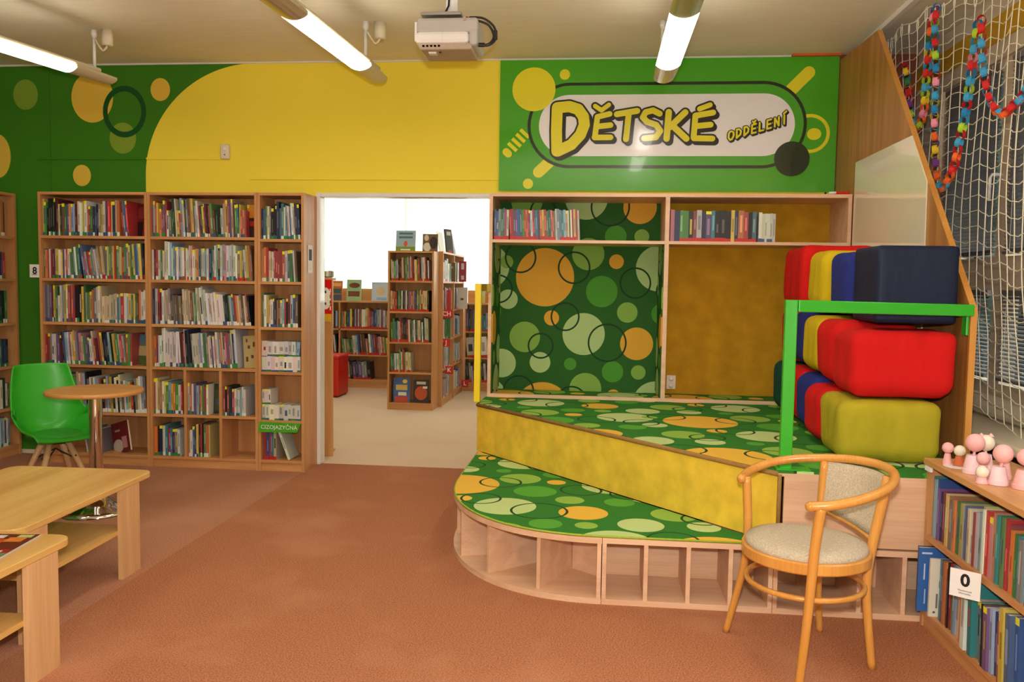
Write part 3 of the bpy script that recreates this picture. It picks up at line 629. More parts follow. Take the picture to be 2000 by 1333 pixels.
# ------------------------------------------------------------------ projector
t = thing('ceiling_projector', 'white and grey video projector hung under the ceiling with looped black cables', 'projector', (-.79, -1.6, 2.55))
px0, px1, py0, py1 = -.955, -.635, -1.75, -1.50
m_pw = mat('projector_white', (236, 234, 232), .35, var=.01, scale=10); m_pg = mat('projector_grey', (186, 184, 178), .4, var=.02, scale=20); m_pu = mat('projector_underside', (178, 160, 140), .5, var=.06, scale=30)
box(px0, px1-.045, py0, py1, 2.585, 2.648).build('front_case', m_pw, t, bevel=.02)
box(px0+.006, px1, py0+.004, py1, 2.64, 2.715).build('upper_case', m_pg, t, bevel=.016)
box(px1-.045, px1, py0+.002, py1, 2.575, 2.66).build('side_case', m_pg, t, bevel=.016)
box(px0+.02, px1-.03, py0+.012, py1-.01, 2.556, 2.592).build('underside', m_pu, t, bevel=.01)
box(px0-.008, px0+.006, py0+.02, py1-.02, 2.60, 2.70).build('end_cover', m_pw, t, bevel=.005)
box(px0+.06, px0+.10, py0+.05, py0+.09, 2.548, 2.557).build('label_sticker', M_PAPER, t); box(px0+.115, px0+.125, py0+.05, py0+.06, 2.55, 2.557).build('foot', M_BLACK, t)
box(px1-.075, px1-.06, py0-.001, py0+.006, 2.695, 2.715).build('latch', m_pu, t)
box(px0+.14, px0+.1405, py0-.0005, py0+.01, 2.592, 2.645).build('case_seam', m_pg, t)
for k in range(5): box(px0+.035+k*.02, px0+.047+k*.02, py0+.012, py0+.016, 2.57, 2.58).build('vent', M_BLACK, t)
box(px0+.02, px0+.23, py0+.03, py1-.03, 2.735, 2.752).build('mount_plate', M_STEEL, t, bevel=.004)
for x in (px0+.05, px0+.2): MB().tube([(x, -1.62, 2.71), (x, -1.62, 2.74)], .01, 8).build('mount_screw', M_STEEL, t)
MB().tube([(-.79, -1.62, 2.75), (-.79, -1.62, H)], .032, 16).build('mount_pole', M_FRAMEW, t, smooth=True)
for k in (0, 1):
    MB().tube(bez([(px1-.05-.02*k, py0+.05, 2.725), (px1+.02, py0+.05, 2.72-.02*k), (px1+.075-.02*k, py0+.06, 2.68), (px1+.085-.01*k, py0+.06, 2.62+.01*k), (px1+.05, py0+.05, 2.585+.006*k), (px1-.005, py0+.05, 2.588)], 8), .006, 8).build('cable', M_BLACK, t, smooth=True)
MB().tube([(px1-.002, py0+.05, 2.588), (px1+.03, py0+.05, 2.587)], .011, 8).build('cable_plug', M_BLACK, t)
MB().tube([(px1+.082, py0+.06, 2.66), (px1+.083, py0+.06, 2.615)], .012, 8).build('cable_tie', M_BLACK, t)
MB().tube([(-.83, -1.64, 2.752), (-.80, -1.66, 2.80), (-.79, -1.66, H)], .006, 6).build('cable', M_BLACK, t)
# ------------------------------------------------------------------ foam cubes
def cloth(name, col, rough=.85): return mat(name, col, rough, var=.06, scale=13, bmp=.55, spec=.2, stretch=(1, 1, .4), dist=.012)
MC = {'red': cloth('red_cotton', (206, 24, 22)), 'olive': cloth('olive_yellow_cotton', (174, 160, 38)), 'yellow': cloth('yellow_cotton', (206, 178, 26)), 'blue': cloth('royal_blue_cotton', (40, 50, 128)), 'navy': cloth('navy_leatherette', (30, 38, 62), .55), 'green': cloth('dark_green_cotton', (12, 76, 66))}
def foam(col, x0, x1, y0, y1, z0, z1, label, rad=.06, wr=.012, seed=0):
    n = 14; bm = bmesh.new(); bmesh.ops.create_cube(bm, size=2); bmesh.ops.subdivide_edges(bm, edges=bm.edges[:], cuts=n, use_grid_fill=True)
    hx, hy, hz = (x1-x0)/2, (y1-y0)/2, (z1-z0)/2; h = Vector((hx, hy, hz)); r = min(rad, hx*.9, hy*.9, hz*.9)
    for v in bm.verts:
        p = Vector((v.co.x*hx, v.co.y*hy, v.co.z*hz))
        q = Vector([max(-(h[i]-r), min(h[i]-r, p[i])) for i in range(3)]); d = p-q
        if d.length > 0: p = q+d.normalized()*r if d.length > r else q+d.normalized()*max(d.length, r*.0+d.length)
        if wr:
            s = mnoise.noise(Vector((p.x*7+seed*3.1, p.y*7, p.z*2.5))); s2 = mnoise.noise(Vector((p.x*22+seed, p.y*22, p.z*6)))
            # gathered bottoms and slightly bulging sides
            b = 1-abs(p.z/hz)**2
            k = Vector((p.x, p.y, 0)).normalized() if (p.x or p.y) else Vector((0, 0, 0))
            p += k*(wr*(s*.9+s2*.35)-(0 if v.co.z > -.55 else wr*1.2*(-.55-v.co.z)/.45)); p.z += wr*.5*s*(1 if v.co.z > -.9 else 0)
        v.co = p
    mn = min(v.co.z for v in bm.verts)
    for v in bm.verts: v.co.z -= mn
    me = bpy.data.meshes.new('foam_cube'); bm.to_mesh(me); bm.free(); me.materials.append(MC[col]); me.polygons.foreach_set('use_smooth', [True]*len(me.polygons))
    o = bpy.data.objects.new('foam_cube', me); C.objects.link(o); o.location = ((x0+x1)/2, (y0+y1)/2, z0)
    return tag(o, label, 'foam cube', 'fabric covered foam cubes stacked on the platform')
P0 = PT+.012
# bottom layer, front to back
foam('olive', 1.05, 1.505, -2.255, -1.93, P0, .888, 'olive yellow foam cube at the bottom front of the stack', .05, .02, 1)
foam('red', 1.06, 1.50, -1.905, -1.59, P0, .895, 'red foam cube on the platform right behind the bottom olive cube', .075, .016, 2)
foam('blue', 1.10, 1.52, -1.565, -1.23, P0, .92, 'royal blue foam cube on the platform, third from the front in the bottom layer', .075, .014, 3)
foam('red', 1.12, 1.54, -1.205, -.87, P0, .925, 'red foam cube on the platform, fourth from the front in the bottom layer', .07, .012, 4)
foam('green', 1.13, 1.53, -.845, -.50, P0, .92, 'dark green foam cube on the platform nearest the gold niche', .06, .008, 5)
# middle layer
foam('red', 1.10, 1.55, -2.25, -1.94, .90, 1.195, 'large red foam cube in the middle of the front column under the navy cube', .05, .014, 6)
foam('red', 1.105, 1.54, -1.925, -1.61, .905, 1.225, 'red foam cube in the middle layer, second from the front', .08, .016, 7)
foam('yellow', 1.12, 1.54, -1.59, -1.27, .932, 1.23, 'yellow foam cube in the middle layer beneath the other yellow one', .06, .012, 8)
foam('blue', 1.15, 1.55, -1.25, -.93, .938, 1.245, 'dark blue foam cube in the middle layer, seen through the green rail', .06, .01, 9)
foam('red', 1.16, 1.56, -.91, -.56, .932, 1.245, 'red foam cube at the back of the middle layer above the green one', .05, .01, 10)
# top layer
foam('navy', 1.225, 1.575, -2.15, -1.80, 1.224, 1.57, 'crisp navy leatherette foam cube on top of the front column', .018, .0, 11)
foam('blue', 1.20, 1.55, -1.79, -1.47, 1.245, 1.56, 'royal blue foam cube on top, between the navy and yellow cubes', .055, .01, 12)
foam('yellow', 1.17, 1.55, -1.455, -1.13, 1.255, 1.58, 'yellow foam cube on top of the stack between blue and red', .06, .014, 13)
foam('red', 1.15, 1.565, -1.11, -.62, 1.258, 1.62, 'red foam cube on top at the back of the stack under the niche shelf', .05, .014, 14)
# ------------------------------------------------------------------ bentwood armchair
t = thing('bentwood_armchair', 'bentwood armchair with oatmeal upholstered round seat in front of the platform', 'chair', (.77, -2.9, 0))
ring = [(.565, -2.75, .638), (.60, -2.69, .652), (.655, -2.645, .668), (.72, -2.625, .684), (.80, -2.632, .70), (.895, -2.66, .712), (.985, -2.71, .72), (1.05, -2.79, .722), (1.072, -2.88, .718), (1.055, -2.97, .708), (1.01, -3.05, .695), (.94, -3.11, .678), (.86, -3.145, .662), (.79, -3.15, .648), (.728, -3.135, .638)]
rp = bez(ring, 5)
MB().tube(rp, .0165, 12).build('arm_rail', M_BENT, t, smooth=True)
for e, nm in ((rp[0], 0), (rp[-1], 1)): MB().sphere(e, .0185, 12, 8).build('arm_knob', M_BENT, t, smooth=True)
SC = Vector((.775, -2.905)); SR = .222
MB().lathe([(SR-.035, .395), (SR, .395), (SR+.004, .40), (SR+.004, .432), (SR, .437), (SR-.035, .437)], 48, SC.x, SC.y).build('seat_frame', M_BENT, t, smooth=False)
MB().lathe([(.02, .43), (SR-.012, .43), (SR-.006, .442), (SR-.012, .456), (SR-.05, .468), (.1, .474), (.001, .475)], 48, SC.x, SC.y).build('seat_cushion', M_FABRIC, t, smooth=True)
def leg(pts, rs): MB().tube(bez(pts, 6), [rs[0]+(rs[1]-rs[0])*i/(6*(len(pts)-1)) for i in range(6*(len(pts)-1)+1)], 12).build('leg', M_BENT, t, smooth=True)
leg([(.536, -2.68, 0), (.572, -2.705, .18), (.592, -2.73, .31), (.596, -2.745, .44), (.585, -2.745, .645)], (.013, .0165))
leg([(.715, -3.125, 0), (.732, -3.125, .2), (.742, -3.127, .36), (.75, -3.13, .5), (.762, -3.14, .64)], (.0145, .0185))
leg([(1.018, -2.935, 0), (.998, -2.92, .2), (.996, -2.905, .33), (1.012, -2.90, .45), (1.055, -2.905, .70)], (.0145, .019))
leg([(.915, -2.62, 0), (.898, -2.645, .14), (.885, -2.668, .33), (.882, -2.672, .45), (.897, -2.66, .70)], (.0125, .016))
st = [(SC.x+(.205)*math.cos(a), SC.y+(.205)*math.sin(a), .305) for a in (2*math.pi*k/40 for k in range(40))]
MB().tube(st, .0105, 8, closed=True).build('stretcher_ring', M_BENT, t, smooth=True)
# upholstered back between the two rear stiles
a0, a1 = Vector((.897, -2.66, 0)), Vector((1.052, -2.905, 0)); mid = (a0+a1)/2; outv = Vector((a1.y-a0.y, -(a1.x-a0.x), 0)).normalized()
if outv.x < 0: outv = -outv
m = MB(); NU, NV = 14, 8; vs = []
for s_ in (-1, 1):
    for j in range(NV+1):
        for i in range(NU+1):
            u_ = i/NU; v_ = j/NV; zb = .52-.045*u_; zt_ = .70
            z = zb+(zt_-zb)*v_; k_ = (z-.45)/.25
            p = (Vector((.882, -2.672, 0)).lerp(Vector((.897, -2.66, 0)), k_)).lerp(Vector((1.008, -2.90, 0)).lerp(Vector((1.052, -2.905, 0)), k_), u_)+outv*(.055*math.sin(math.pi*u_)*(.35+.65*v_))+outv*s_*.011*(1-.5*abs(2*u_-1)**4)
            vs.append((p.x, p.y, z))
W = NU+1; off = W*(NV+1); fs = []
for j in range(NV):
    for i in range(NU):
        k = j*W+i; fs += [(k, k+W, k+W+1, k+1), (off+k, off+k+1, off+k+W+1, off+k+W)]
for i in range(NU): fs += [(i, i+1, off+i+1, off+i), (NV*W+i, off+NV*W+i, off+NV*W+i+1, NV*W+i+1)]
for j in range(NV): fs += [(j*W, off+j*W, off+(j+1)*W, (j+1)*W), (j*W+NU, (j+1)*W+NU, off+(j+1)*W+NU, off+j*W+NU)]
m.add(vs, fs).build('back_cushion', M_FABRIC, t, smooth=True)
br = []
for i in range(11):
    u_ = i/10; p = Vector((.884, -2.67, 0)).lerp(Vector((1.012, -2.90, 0)), u_)+outv*(.055*math.sin(math.pi*u_)*.4); br.append((p.x, p.y, .51-.045*u_))
MB().tube(br, .011, 8).build('back_rail', M_BENT, t, smooth=True)
# ------------------------------------------------------------------ coffee tables
def rrect(x0, x1, y0, y1, r, n=6):
    out = []
    for cx_, cy_, a in ((x1-r, y1-r, 0), (x0+r, y1-r, 90), (x0+r, y0+r, 180), (x1-r, y0+r, 270)):
        out += [(cx_+r*math.cos(R(a+90*k/n)), cy_+r*math.sin(R(a+90*k/n))) for k in range(n+1)]
    return out
def coffee(label, x1, y1, wd, ln, rz, lo):
    """x1,y1: far right corner"""
    t = thing('coffee_table', label, 'table', (x1, y1, 0), rz)
    MB().prism(rrect(-wd, 0, -ln, 0, .06), .414, .44).build('tabletop', M_TABLE, t, world=False, bevel=.003)
    for x in (-.022, -wd+.0):
        for y in (lo, -ln+.02): box(x, x+.022, y, y+.155, 0, .414).build('leg', M_TLEG, t, world=False)
    box(-wd+.022, -.022, -ln+.12, -.2, .205, .225).build('shelf', M_TABLE, t, world=False); return t
coffee('beech coffee table with lower shelf standing by the round pedestal table', -2.135, -2.185, .72, 1.01, R(2), -.30)
coffee('beech coffee table nearest the camera with a magazine on it', -1.865, -3.208, .72, 1.0, R(.5), -.255)
mg = MB().box(-.105, .105, -.148, .148, 0, .006).build('magazine', None); mg.location = (-2.06, -3.40, .4405); mg.rotation_euler = (0, 0, R(8))
mg.data.materials.append(mat('magazine_paper', (196, 200, 206), .35, var=.02, scale=30))
def mq(x0, x1, y0, y1, col, k): box(x0, x1, y0, y1, .006+.0002*k, .0063+.0002*k).build('cover_print', mat('print_%d_%d' % (k, len(MATS)), col, .25, var=.15, scale=60), mg, world=False)
mq(-.105, .105, -.02, .148, (104, 34, 20), 1); mq(-.105, .105, -.06, -.02, (150, 34, 30), 1); mq(-.105, .105, -.148, -.06, (104, 130, 90), 1)
for x, y, w_, h_, c_ in ((-.05, .04, .07, .05, (196, 74, 24)), (.02, .06, .06, .05, (214, 130, 50)), (-.09, .10, .09, .035, (206, 206, 200)), (.04, .11, .05, .03, (186, 196, 120)), (-.08, -.13, .09, .05, (196, 180, 140)), (.03, -.14, .06, .05, (206, 210, 60))): mq(x, x+w_, y, y+h_, c_, 2)
for k in range(9): mq(-.09+.019*k, -.076+.019*k, -.052+.006*(k % 2), -.036+.006*(k % 2), (240, 214, 206), 3)
tag(mg, 'glossy magazine with a brown food picture on the near coffee table', 'magazine')
# ------------------------------------------------------------------ round pedestal table
t = thing('pedestal_table', 'small round beech table on a chrome pedestal beside the green chair', 'table', (-2.92, -1.43, 0))
MB().lathe([(.255, .694), (.262, .697), (.265, .706), (.262, .717), (.255, .72)], 56, -2.92, -1.43).build('tabletop', M_ROUND, t)
smooth_by_angle(MB().lathe([(.037, .03), (.037, .694)], 28, -2.92, -1.43).build('column', M_CHROME, t))
smooth_by_angle(MB().lathe([(.215, 0), (.22, .004), (.218, .014), (.19, .024), (.13, .04), (.085, .062), (.055, .09), (.042, .125), (.0385, .15)], 48, -2.92, -1.43).build('base', M_CHROME, t), 60)
MB().lathe([(.10, .682), (.10, .694)], 24, -2.92, -1.43).build('top_plate', M_STEEL, t)
# ------------------------------------------------------------------ green shell chair
t = thing('green_shell_chair', 'green moulded shell chair with padded seat and splayed wooden legs', 'chair', (-3.335, -1.2, 0), R(-36))
prof = bez([(.225, .385), (.20, .402), (.10, .392), (0, .378), (-.10, .382), (-.17, .425), (-.205, .51), (-.23, .62), (-.255, .73), (-.272, .822)], 4)
NP = len(prof); prof = [Vector((p[0], p[1])) for p in [(q.x, q.y) for q in [Vector((*x, 0)) if len(x) == 2 else x for x in prof]]]
vs = []; NU = 16
for i, p in enumerate(prof):
    f = i/(NP-1)
    hw = (.19+.05*math.sin(min(1, f/.55)*math.pi/2)) if f < .55 else .24-.075*((f-.55)/.45)**1.1
    lift = .035+.15*math.exp(-((f-.50)/.2)**2)+.03*f
    a = prof[max(i-1, 0)]; b_ = prof[min(i+1, NP-1)]; tg = (b_-a).normalized(); nrm = Vector((-tg.y, tg.x))
    if nrm.y < 0 and f < .4: nrm = -nrm
    if f >= .4 and nrm.x < 0: nrm = -nrm
    for k in range(NU+1):
        u_ = -1+2*k/NU; l = lift*abs(u_)**2.6
        drop = -.02*abs(u_)**3 if f > .9 else 0
        vs.append((p.x+nrm.x*l, u_*hw*(1-.06*abs(u_)**6), p.y+nrm.y*l+drop*(f-.9)/.1))
W = NU+1
MB().add(vs, [(i*W+k, i*W+k+1, (i+1)*W+k+1, (i+1)*W+k) for i in range(NP-1) for k in range(NU)]).build('shell', M_GPLAST, t, world=False, smooth=True, solid=.012, subsurf=1)
m = MB(); vs = []; nr, ns = 6, 28
for s_, zz in ((0, .0), (1, .03)):
    for j in range(nr+1):
        for k in range(ns):
            r_ = j/nr; a = 2*math.pi*k/ns; x = .02+r_*.17*math.cos(a); y = r_*.165*math.sin(a)
            base = .386+.9*max(0, x-.08)**2+1.6*max(0, -x-.09)**2+.9*abs(y)**2.6
            vs.append((x, y, base+(.006 if s_ == 0 else .006+.034*(1-r_**4))))
fs = []
for s_ in (0, 1):
    o_ = s_*(nr+1)*ns
    for j in range(nr):
        for k in range(ns): q = (o_+j*ns+k, o_+j*ns+(k+1) % ns, o_+(j+1)*ns+(k+1) % ns, o_+(j+1)*ns+k); fs.append(q if s_ else q[::-1])
m.add(vs, fs).build('seat_pad', M_GPAD, t, world=False, smooth=True)
MB().box(-.06, .06, -.06, .06, .345, .372).build('mount_plate', M_BLACK, t, world=False)
for a in (45, 135, 225, 315):
    c_, s_ = math.cos(R(a)), math.sin(R(a))
    lg = MB().tube([(.235*c_, .235*s_, 0), (.16*c_, .16*s_, .18), (.075*c_, .075*s_, .355)], [.012, .017, .02], 10).build('leg', M_TLEG, t, world=False, smooth=True)
    MB().tube([(.145*c_, .145*s_, .235), (.0, .0, .31)], .004, 6).build('brace', M_BLACK, t, world=False)
    MB().sphere((.13*c_+.017*s_, .13*s_-.017*c_, .27), .006, 8, 6).build('bolt', M_BLACK, lg, world=False)
# ------------------------------------------------------------------ low bookcase on the right (front faces -X)
def low_case():
    t = thing('low_bookcase', 'low beech bookcase along the window wall at the right edge', 'bookcase', (1.5, -3.2, 0))
    x0, x1, yf, yn = 1.345, 1.665, -2.485, -4.2
    box(x0-.012, x1, yn, yf+.0, .668, .693).build('top_panel', M_WOODY, t, bevel=.003)
    for y in (yf-.02, -3.35, yn): box(x0+.004, x1, y, y+.02, 0, .668).build('side_panel', M_WOOD, t)
    for a, b in ((-3.33, yf-.02), (yn+.02, -3.35)):
        box(x0, x1-.008, a, b, .362, .382).build('shelf', M_WOODY, t); box(x0, x1-.008, a, b, .055, .075).build('shelf', M_WOODY, t); box(x0+.012, x0+.03, a, b, 0, .053).build('plinth', M_WOODY, t)
    box(x0+.006, x1-.008, -2.855, -2.835, .075, .362).build('partition', M_WOOD, t)
    box(x1-.008, x1, yn+.02, yf-.02, .02, .668).build('back_panel', M_WOOD, t)
    box(x0-.0135, x0-.004, -2.56, -2.505, .648, .667).build('shelf_label', M_PAPER, t)
low_case()
# number plate 0 on the shelf edge
def plate(name, label, c, rz, w_, h_, txt, small=None, m=None, mt=None, ts=.5, cat='sign', group=None):
    t = thing(name, label, cat, c, rz, group)
    box(-w_/2, w_/2, 0, .003, -h_/2, h_/2).build('plate', m or M_PAPER, t, world=False)
    M = Matrix.Translation((0, -.0004, h_*(.12 if small else 0))) @ Matrix.Rotation(R(90), 4, 'X')
    text_mesh(txt, h_*ts, M, mt or M_BLACK, 'lettering', t, .0003, bold=.002*h_/.1)
    if small:
        for k, s in enumerate(small): text_mesh(s, h_*.085, Matrix.Translation((0, -.0004, -h_*(.24+.1*k))) @ Matrix.Rotation(R(90), 4, 'X'), M_BLACK, 'small_lettering', t, .0003)
    return t
plate('number_plate', 'white plate with a black 0 on the low bookcase shelf', (1.293, -3.005, .352), R(-38), .098, .098, '0', ['Všeobecnosti', 'Informatika'], ts=.62)
plate('number_plate', 'white plate with a black 8 on the leftmost tall bookcase', (-4.105, -.285, 1.415), 0, .08, .095, '8', None, ts=.75)
box(-4.128, -4.088, -.2855, -.2852, 1.384, 1.392).build('small_print', mat('grey_print', (170, 166, 156), .7, var=.05, scale=60), bpy.data.objects['number_plate.001'])
# ------------------------------------------------------------------ clay pot figures on the low bookcase
def figure(x, y, hp, rp, rh, mp, mh, label, dx=0, dy=0, ears=False, neck=.012):
    t = thing('clay_pot_figure', label, 'figurine', (x, y, .694), 0, 'painted clay pot figures on the low bookcase')
    pot = MB().lathe([(rp, 0), (rp, hp*.22), (rp*.93, hp*.24), (rp*.62, hp), (.001, hp)], 24, x, y)
    smooth_by_angle(MB.build(MB().add([(v[0], v[1], v[2]+.694) for v in pot.v], pot.f), 'pot_body', mp, t))
    zc = .694+hp+neck+rh
    MB().tube([(x+dx*.5, y+dy*.5, .694+hp-.002), (x+dx, y+dy, zc-rh+.004)], .005, 6).build('neck', mh, t)
    hd = MB().sphere((x+dx, y+dy, zc), rh, 20, 12).build('head', mh, t, smooth=True)
    if ears:
        for s in (-1, 1): MB().lathe([(.012, zc+rh*.82), (.001, zc+rh*1.22)], 8, x+dx+s*rh*.55, y+dy).build('ear', M_PINK, hd)
    return t
figure(1.378, -2.60, .042, .017, .0215, M_PINK, M_PINK, 'small pink clay figure at the far end of the low bookcase', neck=0)
figure(1.408, -2.635, .040, .0215, .0215, M_TERRA, M_PALE, 'small unpainted terracotta pot figure with a white ball head', neck=-.002)
figure(1.405, -2.755, .068, .034, .034, M_PINKL, M_PINK, 'pale pink pot figure with a big pink ball head, third from the far end', dx=.006)
figure(1.365, -2.925, .022, .021, .022, M_PINK, M_PALE, 'tiny figure with a half white half pink ball, nearest the shelf edge', neck=-.004)
figure(1.392, -2.868, .055, .022, .023, M_PINK, M_PINK, 'small pink figure with a salmon head hidden behind the tiny one', neck=0)
figure(1.418, -2.93, .064, .035, .033, M_PINKL, M_PINK, 'pale pink pot figure with a dusty pink ball head leaning right', dx=.012, dy=.0)
figure(1.47, -2.72, .066, .026, .031, M_PINKL, M_PALE, 'cream headed cat figure with pink ears behind the pink ones', dx=-.006, ears=True)
figure(1.482, -2.835, .06, .024, .016, M_PINK, M_PINK, 'pink pot figure partly hidden behind the dusty pink ball head')
figure(1.476, -2.985, .066, .036, .031, M_PINK, M_PINK, 'salmon pink pot figure cut by the right picture edge', dx=.006)
o = MB().lathe([(.055, .6935), (.05, .695)], 24, 1.405, -2.64).build('paper_plate', M_PAPER); tag(o, 'thin white paper under the two small figures', 'paper')
# ------------------------------------------------------------------ net in front of the windows
def net_pt(u, v):
    """u along the net (0 back .. 1 near), v down"""
    y = -.28-2.45*u; zt_ = 2.9-.22*max(0, (u-.33))/.67+.012*math.sin(u*47); zb = .80+.05*math.sin(u*5)-.04*u
    x = 1.80-.035*math.sin(u*9)+.12*v**2+.03*math.sin(v*4+u*3)
    bulge = .10*max(0, v-.8)/.2
    z = zt_+(zb-zt_)*v-.02*math.sin(math.pi*((u*7.3) % 1))*(1-v*.4)
    return Vector((x-bulge*.3+.004*math.sin(u*31+v*17), y+.006*math.sin(v*6+u*20), z))
t = thing('safety_net', 'cream knotted cord net hanging from the ceiling in front of the windows', 'net', (1.8, -1.4, .75))
NUc, NVc = 25, 27
m = MB()
for i in range(NUc+1): m.tube([net_pt(i/NUc, k/40) for k in range(41)], .0024, 4, cap=False)
o = m.build('vertical_cords', M_NET, t); o['kind'] = 'stuff'
m = MB()
for j in range(NVc+1):
    pts = []
    for k in range(NUc*2+1):
        p = net_pt(k/(NUc*2), j/NVc); p.z += (-.005 if k % 2 else 0); pts.append(p)
    m.tube(pts, .0024, 4, cap=False)
o = m.build('cross_cords', M_NET, t); o['kind'] = 'stuff'
m = MB()
for i in range(NUc+1):
    p = net_pt(i/NUc, 0); r_ = .02+.012*((i*7) % 5)/4
    m.tube([(p.x, p.y+.5*r_*math.sin(a), p.z+.028+r_*1.4*math.cos(a)) for a in (2*math.pi*k/12 for k in range(12))], .003, 4, closed=True)
o = m.build('hanging_loops', M_NET, t); o['kind'] = 'stuff'
m = MB(); m.tube([net_pt(k/60, 0)+Vector((0, 0, .055)) for k in range(61)], .004, 6); m.build('top_cord', M_NET, t)
o = MB().tube(bez([(2.03, -1.0, .785), (2.03, -1.7, .782), (2.03, -2.1, .782), (2.03, -2.9, .782)], 8), .055, 14).build('rolled_mat', M_CREAM); tag(o, 'cream rolled mat lying on the window sill behind the net', 'rolled mat')
# ------------------------------------------------------------------ paper chains
LC = {k: mat('paper_'+k, c, .8, var=.03, scale=30) for k, c in (('red', (206, 34, 34)), ('orange', (238, 106, 36)), ('yellow', (240, 204, 40)), ('lime', (176, 214, 50)), ('blue', (60, 160, 206)), ('teal', (30, 130, 190)), ('pink', (240, 150, 170)), ('purple', (120, 60, 140)), ('green', (40, 130, 70)))}
LM = {}
def link_mesh(c):
    if c in LM: return LM[c]
    n = 12; vs = []
    for k in range(n):
        a = 2*math.pi*k/n
        for z, r_ in ((-.0125, .019), (.0125, .019), (.0125, .0182), (-.0125, .0182)): vs.append((r_*1.25*math.cos(a), z, r_*math.sin(a)))
    fs = [(k*4+j, k*4+(j+1) % 4, ((k+1) % n)*4+(j+1) % 4, ((k+1) % n)*4+j) for k in range(n) for j in range(4)]
    me = bpy.data.meshes.new('chain_link'); me.from_pydata(vs, [], fs); me.materials.append(LC[c]); LM[c] = me; return me
def ray_x(px, X):
    d_ = FW+RT*((px[0]-1000)/1620)-UP*((px[1]-666.5)/1620); return CAM+d_*((X-CAM.x)/d_.x)
def chain(label, pts, cols, X):
    W_ = [ray_x(p, X) for p in pts]; t = thing('paper_chain', label, 'garland', W_[0], 0, 'paper chains on the net')
    P = bez(W_, 8); d_ = 0; k = 0; last = P[0]; sp = .036; acc = sp
    for a, b in zip(P, P[1:]):
        l = (b-a).length; pos = 0
        while acc+(l-pos) >= sp:
            pos += sp-acc; acc = 0; q = a+(b-a)*(pos/l); tg = (b-a).normalized()
            o = bpy.data.objects.new('chain_link', link_mesh(cols[k % len(cols)])); C.objects.link(o); o.parent = t; o.location = q-W_[0]
            qt = tg.to_track_quat('X', 'Z'); o.rotation_mode = 'QUATERNION'; from mathutils import Quaternion
            o.rotation_quaternion = qt @ Quaternion((1, 0, 0), R(35 if k % 2 else 125)); k += 1
            if k > 200: return
        acc += l-pos
ca = ['red', 'yellow', 'teal', 'green', 'orange', 'red', 'pink', 'purple', 'blue', 'lime', 'blue', 'blue', 'lime', 'red', 'lime', 'orange', 'pink', 'orange', 'yellow', 'lime', 'blue', 'lime', 'red', 'blue']
chain('short loop of coloured paper chain nearest the tall board', [(1768, 130), (1773, 165), (1776, 200), (1782, 235), (1791, 250), (1800, 235), (1806, 205), (1808, 165), (1812, 130), (1815, 90), (1820, 50), (1827, 20)], ca, 1.745)
chain('long hanging loop of coloured paper chain in the middle of the net', [(1830, 15), (1826, 50), (1827, 100), (1828, 150), (1826, 200), (1825, 250), (1827, 300), (1830, 345), (1838, 368), (1850, 355), (1865, 320), (1872, 285), (1880, 250), (1888, 210), (1895, 160), (1900, 120), (1906, 80), (1911, 40)],
      ['blue', 'red', 'lime', 'blue', 'teal', 'red', 'blue', 'lime', 'blue', 'teal', 'red', 'pink', 'blue', 'blue', 'lime', 'teal', 'yellow', 'pink', 'blue', 'orange', 'purple', 'yellow', 'yellow', 'purple', 'orange', 'orange', 'orange', 'blue', 'orange', 'blue', 'orange', 'orange', 'red', 'red', 'orange', 'red'], 1.735)
chain('red and blue paper chain running out of the picture on the right', [(1917, 40), (1917, 80), (1919, 120), (1923, 150), (1930, 185), (1945, 215), (1960, 222), (1980, 205), (2000, 185), (2030, 120)], ['red', 'red', 'red', 'blue', 'red', 'blue', 'blue', 'blue', 'red', 'red', 'blue', 'red', 'blue', 'red', 'orange', 'blue', 'orange'], 1.725)
# ------------------------------------------------------------------ small things on the walls
t = thing('wall_switch_box', 'small white alarm box on the yellow wall', 'alarm box', (-2.765, -.012, 2.31))
box(-2.8, -2.735, -.035, -.001, 2.262, 2.37).build('case', M_CREAM, t, bevel=.008); MB().sphere((-2.767, -.032, 2.335), .017, 12, 8).build('sensor_dome', M_PAPER, t, smooth=True); box(-2.77, -2.762, -.037, -.034, 2.29, 2.298).build('indicator', M_BLACK, t)
t = thing('wall_socket', 'double white wall socket low in the gold niche', 'socket', (.527, -.028, .69))
box(.495, .56, -.036, -.0205, .645, .745).build('plate', M_CREAM, t, bevel=.004)
for z in (.672, .718): MB().sphere((.5275, -.034, z), .018, 14, 8).build('outlet', M_PAPER, t, smooth=True)
t = thing('marker_pen', 'red marker with a black cap lying on top of the niche', 'pen', (1.53, -.42, 1.98))
MB().tube([(1.50, -.425, 1.99), (1.585, -.425, 1.99)], .0095, 10).build('barrel', M_RED, t); MB().tube([(1.455, -.425, 1.988), (1.50, -.425, 1.99)], .008, 10).build('cap', M_PAPER, t); MB().tube([(1.43, -.425, 1.9865), (1.44, -.425, 1.9865)], .007, 8).build('tip', M_BLACK, t)
o = MB().box(-2.0685, -2.066, -.215, -.12, 1.43, 1.63).build('notice_sheet', M_PAPER); tag(o, 'white notice sheet on the side of the narrow bookcase', 'notice')
box(-2.066, -2.0655, -.20, -.14, 1.52, 1.6).build('picture', MC['navy'], o); box(-2.066, -2.0655, -.20, -.15, 1.45, 1.50).build('picture', M_CREAM, o)
t = thing('shelf_sign', 'green shelf sign reading CIZOJAZYČNÁ on the narrow bookcase', 'sign', (-2.24, -.297, .33), 0)
sgp = MB().prism_ax([(-2.412, .285), (-2.12, .288), (-2.09, .355), (-2.395, .36)], -.302, -.299, 'y').build('plate', m_sg, t)
